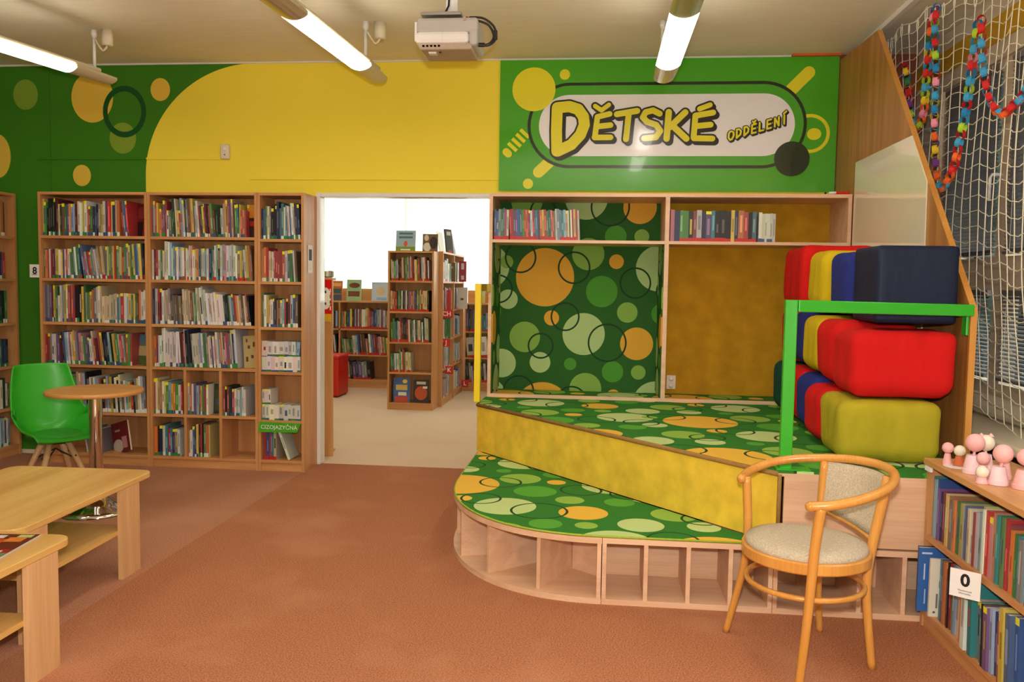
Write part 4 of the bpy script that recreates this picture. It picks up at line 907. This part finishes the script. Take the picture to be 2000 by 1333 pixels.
text_mesh('CIZOJAZYČNÁ', .04, Matrix.Translation((-.012, -.0056, -.008)) @ Matrix.Rotation(R(90), 4, 'X'), M_PAPER, 'lettering', t, .0004)
# ------------------------------------------------------------------ reading room furniture
def red_letter(txt, c, rz, label, w_=.075): return plate('letter_plate', label, c, rz, w_, .09, txt, None, M_RED, M_PAPER, .75)
IY, IZ = 2.74, [1.393, 1.064, .734, .407, .075]
bookcase('island_bookcase', 'beech end bookcase with five shelves in the middle of the reading room', -2.245, -1.745, IY, IY+.28, 1.71, IZ)
t = thing('side_bookcase', 'beech bookcase seen from its side behind the end bookcase', 'bookcase', (-1.85, 3.75, 0))
sx0, sx1 = -1.99, -1.70
for y in (3.03, 3.74, 4.43): box(sx0, sx1, y, y+.02, 0, 1.72).build('side_panel', M_WOOD, t)
box(sx0, sx1, 3.05, 4.43, 1.70, 1.72).build('top_panel', M_WOODY, t); box(sx0, sx0+.008, 3.05, 4.43, 0, 1.70).build('back_panel', M_WOOD, t); box(sx1-.025, sx1-.01, 3.05, 4.43, 0, .07).build('plinth', M_WOODY, t)
for z in IZ:
    for a, b in ((3.05, 3.74), (3.76, 4.43)): box(sx0+.008, sx1-.004, a, b, z-.02, z).build('shelf', M_WOODY, t)
def lowwall(x0, x1, label, parts_x):
    t = bookcase('low_wall_bookcase', label, x0, x1, 4.47, 4.77, 1.125, [.765, .43, .11], [(x, .11, 1.105) for x in parts_x], plinth=.1)
    box(x0, x1, 4.745, 4.765, 1.125, 1.285).build('rear_upstand', M_WOODH, t); return t
lowwall(-3.62, -2.02, 'low beech bookcase under the reading room windows, left of the island', (-3.33, -2.6))
lowwall(-1.695, -.5, 'low beech bookcase under the reading room windows, beside the yellow rail', (-1.1,))
plateL = [('CH', (-1.675, 3.14, 1.03), 'red plate with white CH on the side bookcase', .1), ('I', (-1.672, 3.30, 1.03), 'red plate with a white I beside the CH plate', .07), ('J', (-1.675, 3.12, .71), 'red plate with a white J on the side bookcase', .09), ('K', (-1.672, 3.30, .385), 'red plate with a white K low on the side bookcase', .09), ('L', (-1.665, 4.40, .10), 'red plate with a white L in the far bookcase corner', .09)]
for tx, c, lb, w_ in plateL: red_letter(tx, c, 0, lb, w_)
def puff():
    t = thing('red_pouf', 'red leatherette cube pouf beyond the doorway', 'pouf', (-3.25, 3.68, 0))
    box(-3.46, -3.03, 3.50, 3.90, .012, .50).build('cushion', M_RED, t, bevel=.02); box(-3.44, -3.05, 3.52, 3.88, 0, .014).build('base', M_BLACK, t); box(-3.461, -3.029, 3.499, 3.901, .455, .459).build('seam', mat('dark_red_seam', (130, 14, 8), .6, var=.03, scale=20), t)
puff()
t = thing('poster_board', 'free standing beech board with a red poster just inside the doorway', 'notice board', (-2.25, .28, 0))
box(-2.5, -2.047, .27, .295, 0, 1.40).build('board', M_WOOD, t); box(-2.45, -2.052, .266, .2695, 1.06, 1.385).build('poster', MC['red'], t); box(-2.5, -2.1, .295, .5, 0, .02).build('foot', M_WOODY, t); box(-2.3, -2.06, .295, .40, 1.38, 1.40).build('top_ledge', M_WOODY, t)
ps = box(-2.45, -2.052, .264, .2655, 1.06, 1.12).build('poster_footer', M_LINTEL, t); 
o = MB().prism_ax([(-2.10+.045*math.cos(k*math.pi/10), 1.24+.085*math.sin(k*math.pi/10)) for k in range(20)], .2645, .2652, 'y').build('white_oval', M_PAPER, t)
for z in (1.19, 1.28): box(-2.106, -2.094, .2638, .2643, z, z+.02).build('dark_mark', M_BLACK, t)
for k in range(4): box(-2.066, -2.058, .2645, .2652, 1.15+.045*k, 1.18+.045*k).build('pale_letter', M_PAPER, t)
o = MB().lathe([(.03, 1.401), (.045, 1.41), (.045, 1.45), (.02, 1.458)], 16, -2.105, .34).build('grey_tin', M_STEEL, smooth=False); tag(o, 'small grey tin on top of the poster board', 'tin')
# vertical blinds
t = thing('vertical_blind', 'white vertical lamella blind across the bright reading room windows', 'blind', (-1.6, 4.86, 1.2))
box(-4.2, 1.0, 4.84, 4.88, 2.70, 2.74).build('head_rail', M_FRAMEW, t)
for x in (-4.0, -1.6, .8): box(x-.02, x+.02, 4.86, 4.95, 2.72, 2.78).build('rail_bracket', M_FRAMEW, t)
me = None
for k in range(38):
    x = -4.12+k*.135
    if me is None:
        o = MB().box(-.0655, .0655, -.001, .001, -1.48, 0).build('lamella', M_VBLIND, t, world=False); me = o.data
    else: o = bpy.data.objects.new('lamella', me); C.objects.link(o); o.parent = t
    o.location = (x+1.6, 0, 2.70-1.2); o.rotation_euler = (0, 0, R(16+7*math.sin(k*1.7)))

# two unseen tube lamps, added to brighten the reading room
for x, nm in ((-2.9, 'left'), (-.9, 'right')):
    t = thing('added_tube_lamp', 'added unseen ceiling tube lamp of the reading room, %s of the pair' % nm, 'ceiling lamp', (x, 2.3, H))
    box(x-.1, x+.1, 1.5, 3.1, H-.05, H).build('housing', M_LAMPB, t); box(x-.08, x+.08, 1.52, 3.08, H-.08, H-.05).build('diffuser', M_TUBE, t, bevel=.01)
# ------------------------------------------------------------------ books
PAL = {'w': ((226, 222, 212), 'white'), 'c': ((214, 194, 156), 'cream'), 'y': ((228, 196, 48), 'yellow'), 'o': ((222, 122, 40), 'orange'), 'r': ((186, 38, 34), 'red'), 'm': ((104, 32, 38), 'maroon'),
       'p': ((214, 130, 140), 'pink'), 'v': ((108, 76, 128), 'purple'), 'b': ((52, 92, 158), 'blue'), 'n': ((34, 46, 86), 'navy'), 'l': ((136, 176, 200), 'light blue'), 't': ((38, 128, 136), 'teal'),
       'g': ((72, 142, 58), 'green'), 'd': ((30, 72, 44), 'dark green'), 'k': ((26, 24, 28), 'black'), 'e': ((132, 128, 122), 'grey'), 'a': ((120, 78, 46), 'brown'), 's': ((196, 200, 204), 'silver')}
PAGE = lin((224, 210, 180)); rng = random.Random(3)
def jit(c, a=.12):
    l = lin(c); g_ = sum(l)/3; s = rng.uniform(.55, .95); b = rng.uniform(.6, 1.05)
    return tuple(max(.004, min(1, (g_+(v-g_)*s)*b*(1+rng.uniform(-a, a)))) for v in l)
def book_geo(ch, th, h, d_, bot=None, top=None, title=True, pages=True):
    """x: thickness 0..th, y: spine at 0, depth to d, z: 0..h; returns verts, faces, colours"""
    c = jit(PAL[ch][0]); V, F, K = [], [], []
    def q(a, b, c_, d2, col): n = len(V); V.extend((a, b, c_, d2)); F.append((n, n+1, n+2, n+3)); K.append(col)
    # spine: sticker bands below and above, a narrow title strip proud of the spine
    zs = [0]; cols = []
    if bot: zs.append(h*rng.uniform(.09, .13)); cols.append(bot)
    if top: zs.append(h*.9); cols.append(c); zs.append(h); cols.append(top)
    else: zs.append(h); cols.append(c)
    for z0, z1, col in zip(zs, zs[1:], cols): q((0, 0, z0), (th, 0, z0), (th, 0, z1), (0, 0, z1), col)
    if title and rng.random() < .7:
        t0, t1 = h*rng.uniform(.2, .4), h*rng.uniform(.55, .85); i0, i1 = th*rng.uniform(.2, .34), th*rng.uniform(.62, .8)
        tc_ = tuple(min(1, v*1.7+.1) for v in c) if sum(c) < .8 else tuple(v*.5 for v in c)
        if rng.random() < .15: tc_ = jit(PAL[rng.choice('wrynkb')][0])
        q((i0, -.0004, t0), (i1, -.0004, t0), (i1, -.0004, t1), (i0, -.0004, t1), tc_)
    q((0, d_, 0), (0, 0, 0), (0, 0, h), (0, d_, h), c); q((th, 0, 0), (th, d_, 0), (th, d_, h), (th, 0, h), c)
    pc = min(.0018, th*.16); zi = h-.003
    q((0, 0, 0), (0, d_, 0), (th, d_, 0), (th, 0, 0), c)
    if pages:
        q((0, 0, h), (pc, .002, h), (pc, d_, h), (0, d_, h), c); q((th-pc, .002, h), (th, 0, h), (th, d_, h), (th-pc, d_, h), c); q((0, 0, h), (th, 0, h), (th-pc, .002, h), (pc, .002, h), c)
        q((pc, .002, zi), (th-pc, .002, zi), (th-pc, d_-.003, zi), (pc, d_-.003, zi), PAGE); q((th, d_-.003, 0), (0, d_-.003, 0), (0, d_-.003, zi), (th, d_-.003, zi), PAGE)
    else: q((0, 0, h), (th, 0, h), (th, d_, h), (0, d_, h), c)
    return V, F, K
MASS = MB(); COUNT = [0]
ORD = ['first', 'second', 'third', 'fourth', 'fifth', 'sixth', 'seventh', 'eighth', 'ninth', 'tenth', 'eleventh', 'twelfth', 'thirteenth', 'fourteenth', 'fifteenth', 'sixteenth', 'seventeenth', 'eighteenth', 'nineteenth']
def ordinal(n):
    if n <= 19: return ORD[n-1]
    t_ = {2: 'twenty', 3: 'thirty', 4: 'forty', 5: 'fifty'}[n//10]
    return ('twentieth thirtieth fortieth fiftieth'.split()[n//10-2]) if n % 10 == 0 else t_+'-'+ORD[n % 10-1]
STICK = {'r': lin((196, 30, 28)), 'g': lin((50, 130, 60)), 'w': lin((226, 226, 220)), 'n': lin((50, 84, 130)), 'Y': lin((232, 226, 40)), None: None}
def row(origin, dirv, segs, length, hr, dp, bot='', topf=.12, where=None, frm='left', thick=None, setback=.012, group=None, parts=False, jitter=.012):
    """segs: [(lean degrees, colours)]; spines face right of dirv x up; fills about `length`"""
    o = Vector(origin); dx = Vector(dirv).normalized(); dy = Vector((0, 0, 1)).cross(dx)   # depth direction
    n = sum(len(s.replace(' ', '')) for _, s in segs)
    tm = thick or length/n; x = 0; idx = 0; tot = length
    ths = [rng.uniform(.68, 1.32) for _ in range(n)]; gaps = []; la = 0
    for lean, _ in segs: gaps.append(max(0, (math.sin(R(-lean))-math.sin(R(-la)))*hr[0]*.98) if lean < la else 0); la = min(0, lean)
    gaps[0] = max(0, math.sin(R(-segs[0][0])))*hr[1]*.9; k = (length-.01-sum(gaps))/(sum(ths)) if not thick else thick
    hw = rng.uniform(hr[0], hr[1])
    for sk, (lean, s) in enumerate(segs):
        x += gaps[sk]
        for ch in s.replace(' ', ''):
            th = ths[idx]*k; idx += 1
            if rng.random() < .35: hw = rng.uniform(hr[0], hr[1])
            h = hw*rng.uniform(.97, 1.03); d_ = dp*rng.uniform(.82, 1.0)
            b = STICK[rng.choice(bot)] if bot and rng.random() < .8 else None
            tp = STICK['Y'] if rng.random() < topf else None
            a = R(lean); tt = th*math.cos(a)
            V, F, K = book_geo(ch, max(.003, tt-.0004), h, d_, b, tp)
            rot = Matrix.Rotation(a, 4, 'Y'); lift = max(0, math.sin(-a)*0)+abs(math.sin(a))*tt if a > 0 else 0
            M4 = Matrix(((dx.x, dy.x, 0, 0), (dx.y, dy.y, 0, 0), (0, 0, 1, 0), (0, 0, 0, 1)))
            pos = o+dx*x+dy*(setback+rng.uniform(0, jitter))+Vector((0, 0, .0006+(abs(math.sin(a))*tt if a > 0 else 0)))
            Mx = Matrix.Translation(pos) @ M4 @ rot
            x += th
            if where:
                mb = MB().add(V, F, K); ob = mb.build('book', M_BOOK); ob.matrix_world = Mx
                sz = 'thick ' if th > .024 else ('thin ' if th < .012 else '')
                lb_ = '%s%s book, %s from the %s %s' % (sz, PAL[ch][1], ordinal(idx), frm, where); tag(ob, lb_, 'book', group)
                if len(lb_.replace('-', ' ').split()) > 16: print('LONG', lb_)
                COUNT[0] += 1
            else: MASS.add([Mx @ Vector(v) for v in V], F, K)
    return x
X = (1, 0, 0)
U1, U2, U3 = -4.045, -3.208, -2.389; FY = -.285
def cover(loc, rz, tilt, w_, h_, th, base, shapes, label, lean=0):
    """front-facing book: cover faces -Y before rotation, shapes: (u0,u1,v0,v1,colour) fractions"""
    mb = MB(); c = lin(base); V = [(-w_/2, 0, 0), (w_/2, 0, 0), (w_/2, th, 0), (-w_/2, th, 0), (-w_/2, 0, h_), (w_/2, 0, h_), (w_/2, th, h_), (-w_/2, th, h_)]
    mb.add(V, [(0, 3, 2, 1), (4, 5, 6, 7), (0, 1, 5, 4), (1, 2, 6, 5), (2, 3, 7, 6), (3, 0, 4, 7)], [c, PAGE, c, PAGE, c, c])
    o = mb.build('book', M_BOOK); o.location = loc; o.rotation_euler = Euler((R(tilt), R(lean), R(rz)), 'XYZ')
    for k, s in enumerate(shapes):
        u0, u1, v0, v1, col = s[:5]; y = -.0006-.0003*k; kind = s[5] if len(s) > 5 else 'q'
        if kind == 'q': P = [(-w_/2+w_*u, v*h_) for u, v in ((u0, v0), (u1, v0), (u1, v1), (u0, v1))]
        else: P = [(-w_/2+w_*((u0+u1)/2+(u1-u0)/2*math.cos(a)), h_*((v0+v1)/2+(v1-v0)/2*math.sin(a))) for a in (2*math.pi*i/20 for i in range(20))]
        q = MB().prism_ax(P, y, y+.0004, 'y'); q.c = [lin(col)]*len(q.f); q.build('cover_print', M_BOOK, o, world=False)
    COUNT[0] += 1
    return tag(o, label, 'book')
# --- leftmost tall bookcase
row((U1, FY, 1.675), X, [(0, 'ygkkkdkmcdagbollmcwywoagnbkeywvrynco'), (-4, 'rtbr')], .675, (.19, .265), .2, 'gnw', .2, "on the leftmost tall bookcase's top shelf", group='books on the leftmost bookcase')
cover((-3.333, -.175, 1.6765), -24, -6, .16, .245, .016, (110, 34, 36), [(.1, .9, .55, .9, (140, 50, 46)), (.0, .5, 0, .45, (30, 24, 26)), (.5, 1, 0, .45, (160, 36, 40))], 'maroon picture book turned cover forward at the top right of the leftmost bookcase')
row((U1, FY, 1.365), X, [(0, 'gorwrmsywyvwrw'), (-4, 'gtwgtn'), (-8, 'brlrrelesly'), (-6, 'oc'), (0, 'eygeyrgeyrgey'), (-3, 'gybly'), (-2, 'nk')], .79, (.18, .26), .2, 'gnwr', .2)
row((U1, FY, 1.045), X, [(0, 'bevmygwwlywrorkkkygwgyoeswcccccccctlrwlygygaoww')], .79, (.19, .27), .2, 'gnw', .15)
row((U1, FY, .735), X, [(0, 'rreswvv'), (-4, 'mkblwpwyoevpcgvlwcrm'), (-6, 'rykknlkyogwrs'), (0, 'ogr')], .68, (.19, .25), .2, 'gnw', .12)
cover((-3.335, -.2, .7365), -18, -8, .14, .225, .012, (110, 130, 120), [(0, 1, .0, .35, (80, 100, 50)), (.1, .9, .3, .62, (190, 170, 120)), (0, 1, .75, 1, (90, 130, 150))], 'landscape picture book standing cover forward on the leftmost bookcase')
row((U1, FY, .387), X, [(-3, 'ydblcwtnlwycrgcwolkewewlcrkeleykwkcewlyrkecwle')], .79, (.22, .285), .2, 'w', .08)
row((U1+.28, FY, .08), X, [(-9, 'wewkwewwe')], .16, (.17, .2), .2, '', 0)
cover((-3.49, -.215, .082), -26, -3, .21, .225, .012, (120, 30, 34), [(.0, .6, 0, .45, (206, 196, 176), 'e'), (.55, .85, .12, .5, (206, 150, 150)), (.2, .5, .7, .76, (180, 170, 160))], 'dark red picture book leaning on the bottom shelf behind the pedestal column', lean=-16)
# --- middle tall bookcase
row((U2, FY, 1.675), X, [(0, 'rlryoorvrw'), (-3, 'egdcyrlwkeaoyrl'), (-4, 'wrdyrmkrga'), (-2, 'dkkwcoyrvcmgt'), (0, 'yror')], .715, (.18, .27), .2, 'gnw', .25)
cover((-2.475, -.22, 1.6765), -12, -3, .105, .235, .03, (214, 140, 30), [(.2, 1, 0, .6, (60, 36, 20)), (.25, .9, .35, .5, (190, 40, 30)), (.0, .16, .9, 1, (230, 220, 60))], 'orange and black book turned cover forward on the top middle shelf')
row((U2, FY, 1.365), X, [(0, 'smrwgc'), (0, 'wwwlwllwlwwewwc'), (0, 'pwyotwwlsntewldwlpswlwweye'), (-4, 'cyoa')], .765, (.2, .275), .2, 'gnwr', .2)
row((U2, FY, 1.045), X, [(0, 'nsrmw'), (-3, 'cceaeeaeaccccacgwc'), (-5, 'wwwwwwwwwwww'), (-5, 'nkgltroyeacr'), (-6, 'k')], .75, (.2, .28), .2, 'wnw', .06)
row((U2, FY, .735), X, [(0, 'oor'), (0, 'wwwwwwwwww'), (-3, 'wmrwknk'), (-4, 'ewcwlwgecwnwpwlocaprewns')], .65, (.22, .285), .2, 'gnw', .06)
cover((-2.487, -.22, .7365), -10, -2, .125, .235, .012, (190, 166, 110), [(.15, .3, .2, .35, (90, 70, 40)), (.5, .66, .3, .4, (90, 70, 40)), (.3, .45, .6, .7, (90, 70, 40)), (.65, .8, .65, .8, (90, 70, 40)), (.2, .3, .8, .9, (90, 70, 40))], 'tan patterned book standing cover forward in the middle bookcase', lean=-4)
cells = [('upper left small compartment', (U2, .39), 'rcyowyglyogsr', .225, (.2, .275)), ('upper middle small compartment', (-2.95, .39), 'sowevlrygrw', .165, (.2, .25)), ('upper right small compartment', (-2.683, .39), 'rkrdnrwwwlww', .18, (.19, .225)), ('lower left small compartment', (U2, .08), 'oknwtrbnew', .205, (.18, .24)), ('lower middle small compartment', (-2.95, .08), 'ywbnykrkgoy', .175, (.19, .25))]
for nm, (x, z), s, ln, hr in cells: row((x, FY, z), X, [(0, s)], ln, hr, .2, 'ngw', .2, 'in the %s' % nm, group='books in the small compartments')
cover((-2.752, -.2, .3912), -12, -3, .085, .22, .02, (44, 54, 46), [(.1, .9, .1, .8, (70, 76, 50)), (.2, .8, .3, .5, (60, 90, 100))], 'dark book showing its cover in the upper middle compartment')
cover((-2.45, -.2, .3912), -10, -3, .06, .2, .02, (54, 42, 40), [(.1, .9, .2, .7, (80, 60, 50))], 'dark brown book showing its cover in the upper right compartment')
cover((-3.02, -.2, .0812), -10, -3, .08, .19, .02, (200, 194, 184), [(.3, .95, .1, .8, (50, 40, 44), 'e')], 'pale book with a dark oval portrait in the lower left compartment')
# --- narrow bookcase
UW = .295; W3 = 'of the narrow bookcase'
row((U3, FY, 1.665), X, [(0, 'nbgcekkk'), (0, 'nbtwl'), (-3, 'wbwcnn')], UW, (.2, .265), .2, 'gnw', .2, 'on the top shelf '+W3, group='books on the narrow bookcase')
row((U3, FY, 1.365), X, [(0, 'oorwywrrrrrwtg'), (-3, 'wa')], UW-.02, (.19, .24), .2, 'gw', .15, 'on the second shelf '+W3, group='books on the narrow bookcase')
row((U3, FY, 1.04), X, [(0, 'gwyywgnoawlrkrwba')], UW-.02, (.19, .255), .2, 'gnw', .2, 'on the third shelf '+W3, group='books on the narrow bookcase')
row((U3, FY, .72), X, [(0, 'wwwwwwwww')], UW, (.108, .112), .16, 'gn', .1, 'in the fourth shelf lower white row', group='small white books in double rows', jitter=.004)
row((U3, FY, .832), X, [(0, 'wwwwwww'), (6, 'l')], UW-.01, (.104, .11), .16, 'gn', .1, 'in the fourth shelf upper white row', group='small white books in double rows', jitter=.004)
row((U3, FY, .37), X, [(0, 'wwwwwwwww')], UW, (.108, .112), .16, 'gn', .3, 'in the fifth shelf lower white row', group='small white books in double rows', jitter=.004)
row((U3, FY, .483), X, [(0, 'www')], .075, (.104, .11), .16, 'gn', .4, 'in the fifth shelf upper white row', group='small white books in double rows', jitter=.004)
row((U3, FY, .08), X, [(0, 'rrbrbgc')], .115, (.2, .24), .2, 'r', 0, 'on the bottom shelf '+W3, group='books on the narrow bookcase')
row((U3+.118, FY, .08), X, [(-20, 'w')], .104, (.235, .24), .19, 'r', 0, 'leaning on the bottom shelf '+W3, group='books on the narrow bookcase')
# --- niche shelves
row((NX0+.03, NY+.008, 1.67), X, [(0, 'bblgbrw'), (-3, 'rrbvbtgrorvwrbtvoyrgtorewlltlywgwryrw')], .585, (.195, .205), .18, 'rr', .1, 'on the left niche shelf', group='books on the left niche shelf', jitter=.004)
row((.46, NY+.008, 1.67), X, [(0, 'pnggkrwnvtkkkynorkt')], .56, (.19, .205), .18, 'rr', .1, 'on the right niche shelf', group='books on the right niche shelf', jitter=.004)
row((1.025, NY+.008, 1.67), X, [(0, 'wwwwww')], .115, (.185, .187), .18, 'n', .1, "in the right niche shelf's white series", group='books on the right niche shelf', jitter=.002)
# --- low bookcase on the right: spines face -X, row runs towards the camera
YN = (0, -1, 0)
row((1.345, -2.512, .382), YN, [(0, 'tlbvnrkcyoeoegylbbcsrwlywrplotggrroggtelnvw')], .815, (.19, .245), .22, '', .03, 'on the upper shelf of the low bookcase', 'far end', group='books on the low bookcase')
cover((1.318+.125, -2.519, .0755), 0, 0, .25, .262, .006, (40, 36, 40), [], 'thin black book at the far end of the low bookcase bottom shelf')
cover((1.312+.125, -2.545, .0755), 0, 0, .25, .262, .012, (52, 104, 176), [(.08, .1, .5, .75, (200, 220, 240)), (.1, .12, .12, .35, (170, 200, 236)), (.04, .2, .9, .93, (190, 210, 236))], 'blue book jutting out of the low bookcase bottom shelf')
cover((1.336+.125, -2.60, .0755), 0, 0, .25, .235, .012, (228, 220, 200), [(.14, .24, .5, .62, (60, 60, 70)), (.1, .13, .15, .4, (120, 120, 120)), (.15, .35, .72, .92, (120, 100, 50)), (.06, .1, .06, .1, (60, 90, 150), 'e')], 'white book with a barcode jutting out of the low bookcase bottom shelf')
row((1.345, -2.625, .075), YN, [(0, 'tvorkrgelwwp')], .2, (.225, .265), .24, '', .25, 'in the far lower low-bookcase compartment', 'far end', group='books on the low bookcase')
row((1.345, -2.862, .075), YN, [(0, 'yw'), (-3, 'wtetkvlnwrybb')], .40, (.2, .27), .25, '', .25, 'in the near lower low-bookcase compartment', 'partition', setback=-.01, group='books on the low bookcase', jitter=.03)
# --- bookcase on the left wall: spines face +X, row runs away from the camera
YP = (0, 1, 0)
for z, s in zip(LZ, ('kywgryyok', 'rbnrwbbnbr', 'dkgnkednkg', 'rgwnrwgnbk', 'wwdwgwwdwg', 'bwlbwlwbwl')): row((LX, -.95, z), YP, [(0, s*4)], .85, (.19, .26), .2, 'gw', .1, setback=.03)
# --- island bookcase and the others beyond the doorway
ISS = ['wcglwkkrcagcewrmwygrnswwrkw', 'woorkgdwkvwmvprpbkegyrycyk', 'ggtbcwrmkkrwgewdecnwkwc', 'gtgwlwcgwrgywyw']
row((-2.22, IY+.004, IZ[0]), X, [(-2, ISS[0])], .43, (.2, .265), .2, 'r', 0); row((-2.22, IY+.004, IZ[1]), X, [(0, ISS[1])], .43, (.19, .255), .2, 'r', 0)
row((-2.22, IY+.004, IZ[2]), X, [(-2, ISS[2])], .43, (.2, .26), .2, 'r', 0); row((-2.22, IY+.004, IZ[3]), X, [(-2, ISS[3])], .24, (.19, .26), .2, 'r', 0)
cover((-2.10, IY+.04, .0755), 0, -5, .18, .265, .012, (60, 100, 180), [(.1, .9, .0, .25, (190, 70, 50)), (.15, .85, .5, .72, (210, 180, 90)), (.55, .85, .78, .94, (230, 200, 80), 'e'), (.3, .8, .28, .42, (230, 226, 210))], 'blue picture book standing cover forward at the bottom of the island')
cover((-1.885, IY+.04, .0755), 0, -5, .17, .25, .014, (48, 40, 42), [(.1, .9, .12, .72, (190, 80, 40), 'e'), (.2, .8, .8, .92, (210, 206, 200)), (.62, .9, .62, .72, (230, 230, 226))], 'black book with an orange round picture at the bottom of the island')
for z, a, b in zip(IZ, ('rwcwmwwegwwwl', 'wlserrcclwwnl', 'pwwewmgggwwle', 'wcreclwcwwlee', 'weplcwpclewbl'), ('wwlwvvwcwswl', 'ccwcnlwseewl', 'wlswebbvswln', 'wwclwetwlcws', 'lwcwblwtwlbs')):
    row((-1.704, 3.06, z), YP, [(0, a)], .58, (.2, .265), .2, 'rw', 0); row((-1.704, 3.77, z), YP, [(0, b)], .55, (.2, .265), .2, 'rw', 0)
for x0, ln, rows in ((-3.6, .25, ('kdwnkbvwkl', 'wkewcewkwk', 'wkwk')), (-3.31, .69, ('grygdbymkcvsrgwwcyorrbnblewvpwewwpw', 'gcgrgdgwclbkrdaaoewlbrmrpwrygypw', 'wpckvnvlek')), (-2.58, .5, ('wbrgycwlkegroywbwl', 'gwroyblkwecmgtwbrl', 'wnwegcwkwe')), (-1.675, .5, ('vnabbtlbtlrcgwsww', 'wlw', 'kewvcgokwnkebrwk'))):
    for z, s in zip((.765, .43, .11), rows): row((x0, 4.475, z), X, [(0 if z > .7 else -5, s)], ln if len(s) > 12 or ln < .3 else ln*.6, (.2, .27), .2, 'r', 0)
cover((-3.42, 4.60, 1.126), 8, -10, .17, .26, .012, (196, 96, 44), [(.05, .95, .0, .3, (60, 70, 90)), (.1, .9, .35, .6, (40, 90, 80)), (.2, .9, .72, .9, (230, 170, 80))], 'orange picture book on the far low bookcase next to the poster board')
cover((-3.18, 4.60, 1.126), 4, -10, .19, .28, .012, (150, 190, 140), [(.1, .9, .2, .45, (120, 60, 30)), (.15, .9, .6, .85, (110, 50, 30), 'e')], 'pale green picture book on the far low bookcase')
cover((-2.83, 4.60, 1.126), 4, -10, .22, .25, .012, (190, 206, 226), [(.25, .8, .3, .75, (210, 190, 150), 'e'), (.3, .9, .05, .2, (150, 180, 220))], 'pale blue picture book with a round image on the far low bookcase')
cover((-2.49, 4.60, 1.126), -4, -10, .25, .36, .012, (110, 130, 140), [(.15, .85, .15, .8, (190, 180, 150), 'e'), (.3, .7, .3, .6, (110, 80, 50), 'e')], 'large grey picture book half hidden behind the island bookcase')
cover((-1.50, 4.62, 1.126), 4, -10, .1, .2, .012, (214, 214, 120), [(.1, .9, .4, .9, (190, 210, 220), 'e')], 'yellow green picture book on the low bookcase by the yellow rail')
cover((-2.08, IY+.1, 1.711), 0, -8, .215, .225, .01, (150, 178, 196), [(0, 1, 0, .22, (120, 150, 50)), (.4, .6, .22, .5, (206, 90, 50), 'e'), (.15, .85, .62, .72, (80, 110, 140)), (.15, .85, .8, .9, (80, 110, 140)), (.25, .75, .04, .1, (236, 236, 230))], 'light blue children\'s book on top of the island, left one')
cover((-1.81, IY+.1, 1.711), 4, -8, .165, .19, .01, (110, 80, 64), [(.05, .55, .0, .5, (210, 204, 194), 'e'), (.45, 1, .15, .85, (40, 34, 34), 'e'), (.1, .4, .6, .95, (206, 190, 170), 'e')], 'brown and white children\'s book on top of the island, right one')
cover((-1.78, 3.42, 1.721), 80, -10, .17, .24, .01, (230, 230, 220), [], 'white book standing edge on atop the side bookcase, nearer one')
cover((-1.77, 3.86, 1.721), 60, -8, .12, .3, .02, (60, 52, 44), [(.2, .8, .05, .15, (190, 40, 30)), (.2, .8, .75, .9, (200, 196, 180))], 'dark narrow book standing atop the side bookcase')
cover((-1.78, 4.15, 1.721), 80, -12, .17, .27, .01, (110, 106, 96), [], 'grey book leaning edge on atop the far part of the side bookcase')
# books pulled out cover first from the side bookcase
cover((-1.66, 4.10, 1.394), 4, 0, .09, .25, .02, (150, 30, 60), [(.3, .7, .6, .9, (220, 190, 190)), (.3, .7, .1, .3, (220, 200, 200))], 'crimson book sticking out of the side bookcase top shelf')
cover((-1.715, 3.70, 1.394), 4, 0, .07, .22, .02, (110, 92, 40), [(.3, .6, .7, .8, (190, 180, 120))], 'olive brown book sticking out of the side bookcase top shelf')
cover((-1.72, 3.40, 1.065), 4, 0, .09, .23, .02, (196, 34, 30), [(.1, .5, .8, .9, (220, 150, 140))], 'bright red book sticking out of the side bookcase second shelf')
cover((-1.65, 4.05, 1.065), 6, 0, .12, .26, .015, (196, 190, 182), [(.3, .6, .4, .5, (70, 64, 60))], 'pale grey book sticking out of the side bookcase second shelf')
cover((-1.72, 3.44, .735), 4, 0, .07, .27, .02, (50, 120, 60), [(.3, .6, .1, .2, (160, 200, 160))], 'green book sticking out of the side bookcase third shelf')
cover((-1.40, 4.53, .4305), -6, -8, .2, .25, .015, (196, 190, 190), [(.1, .6, .2, .8, (200, 160, 120), 'e'), (.5, .9, .3, .9, (130, 170, 190), 'e'), (.1, .9, .9, 1, (190, 60, 70))], 'colourful picture book facing out on the far right low shelf')
o = MASS.build('shelved_books', M_BOOK); tag(o, 'tightly shelved books filling the remaining shelves of the bookcases', 'books', kind='stuff')
print('BOOKS', COUNT[0], 'mass faces', len(MASS.f))
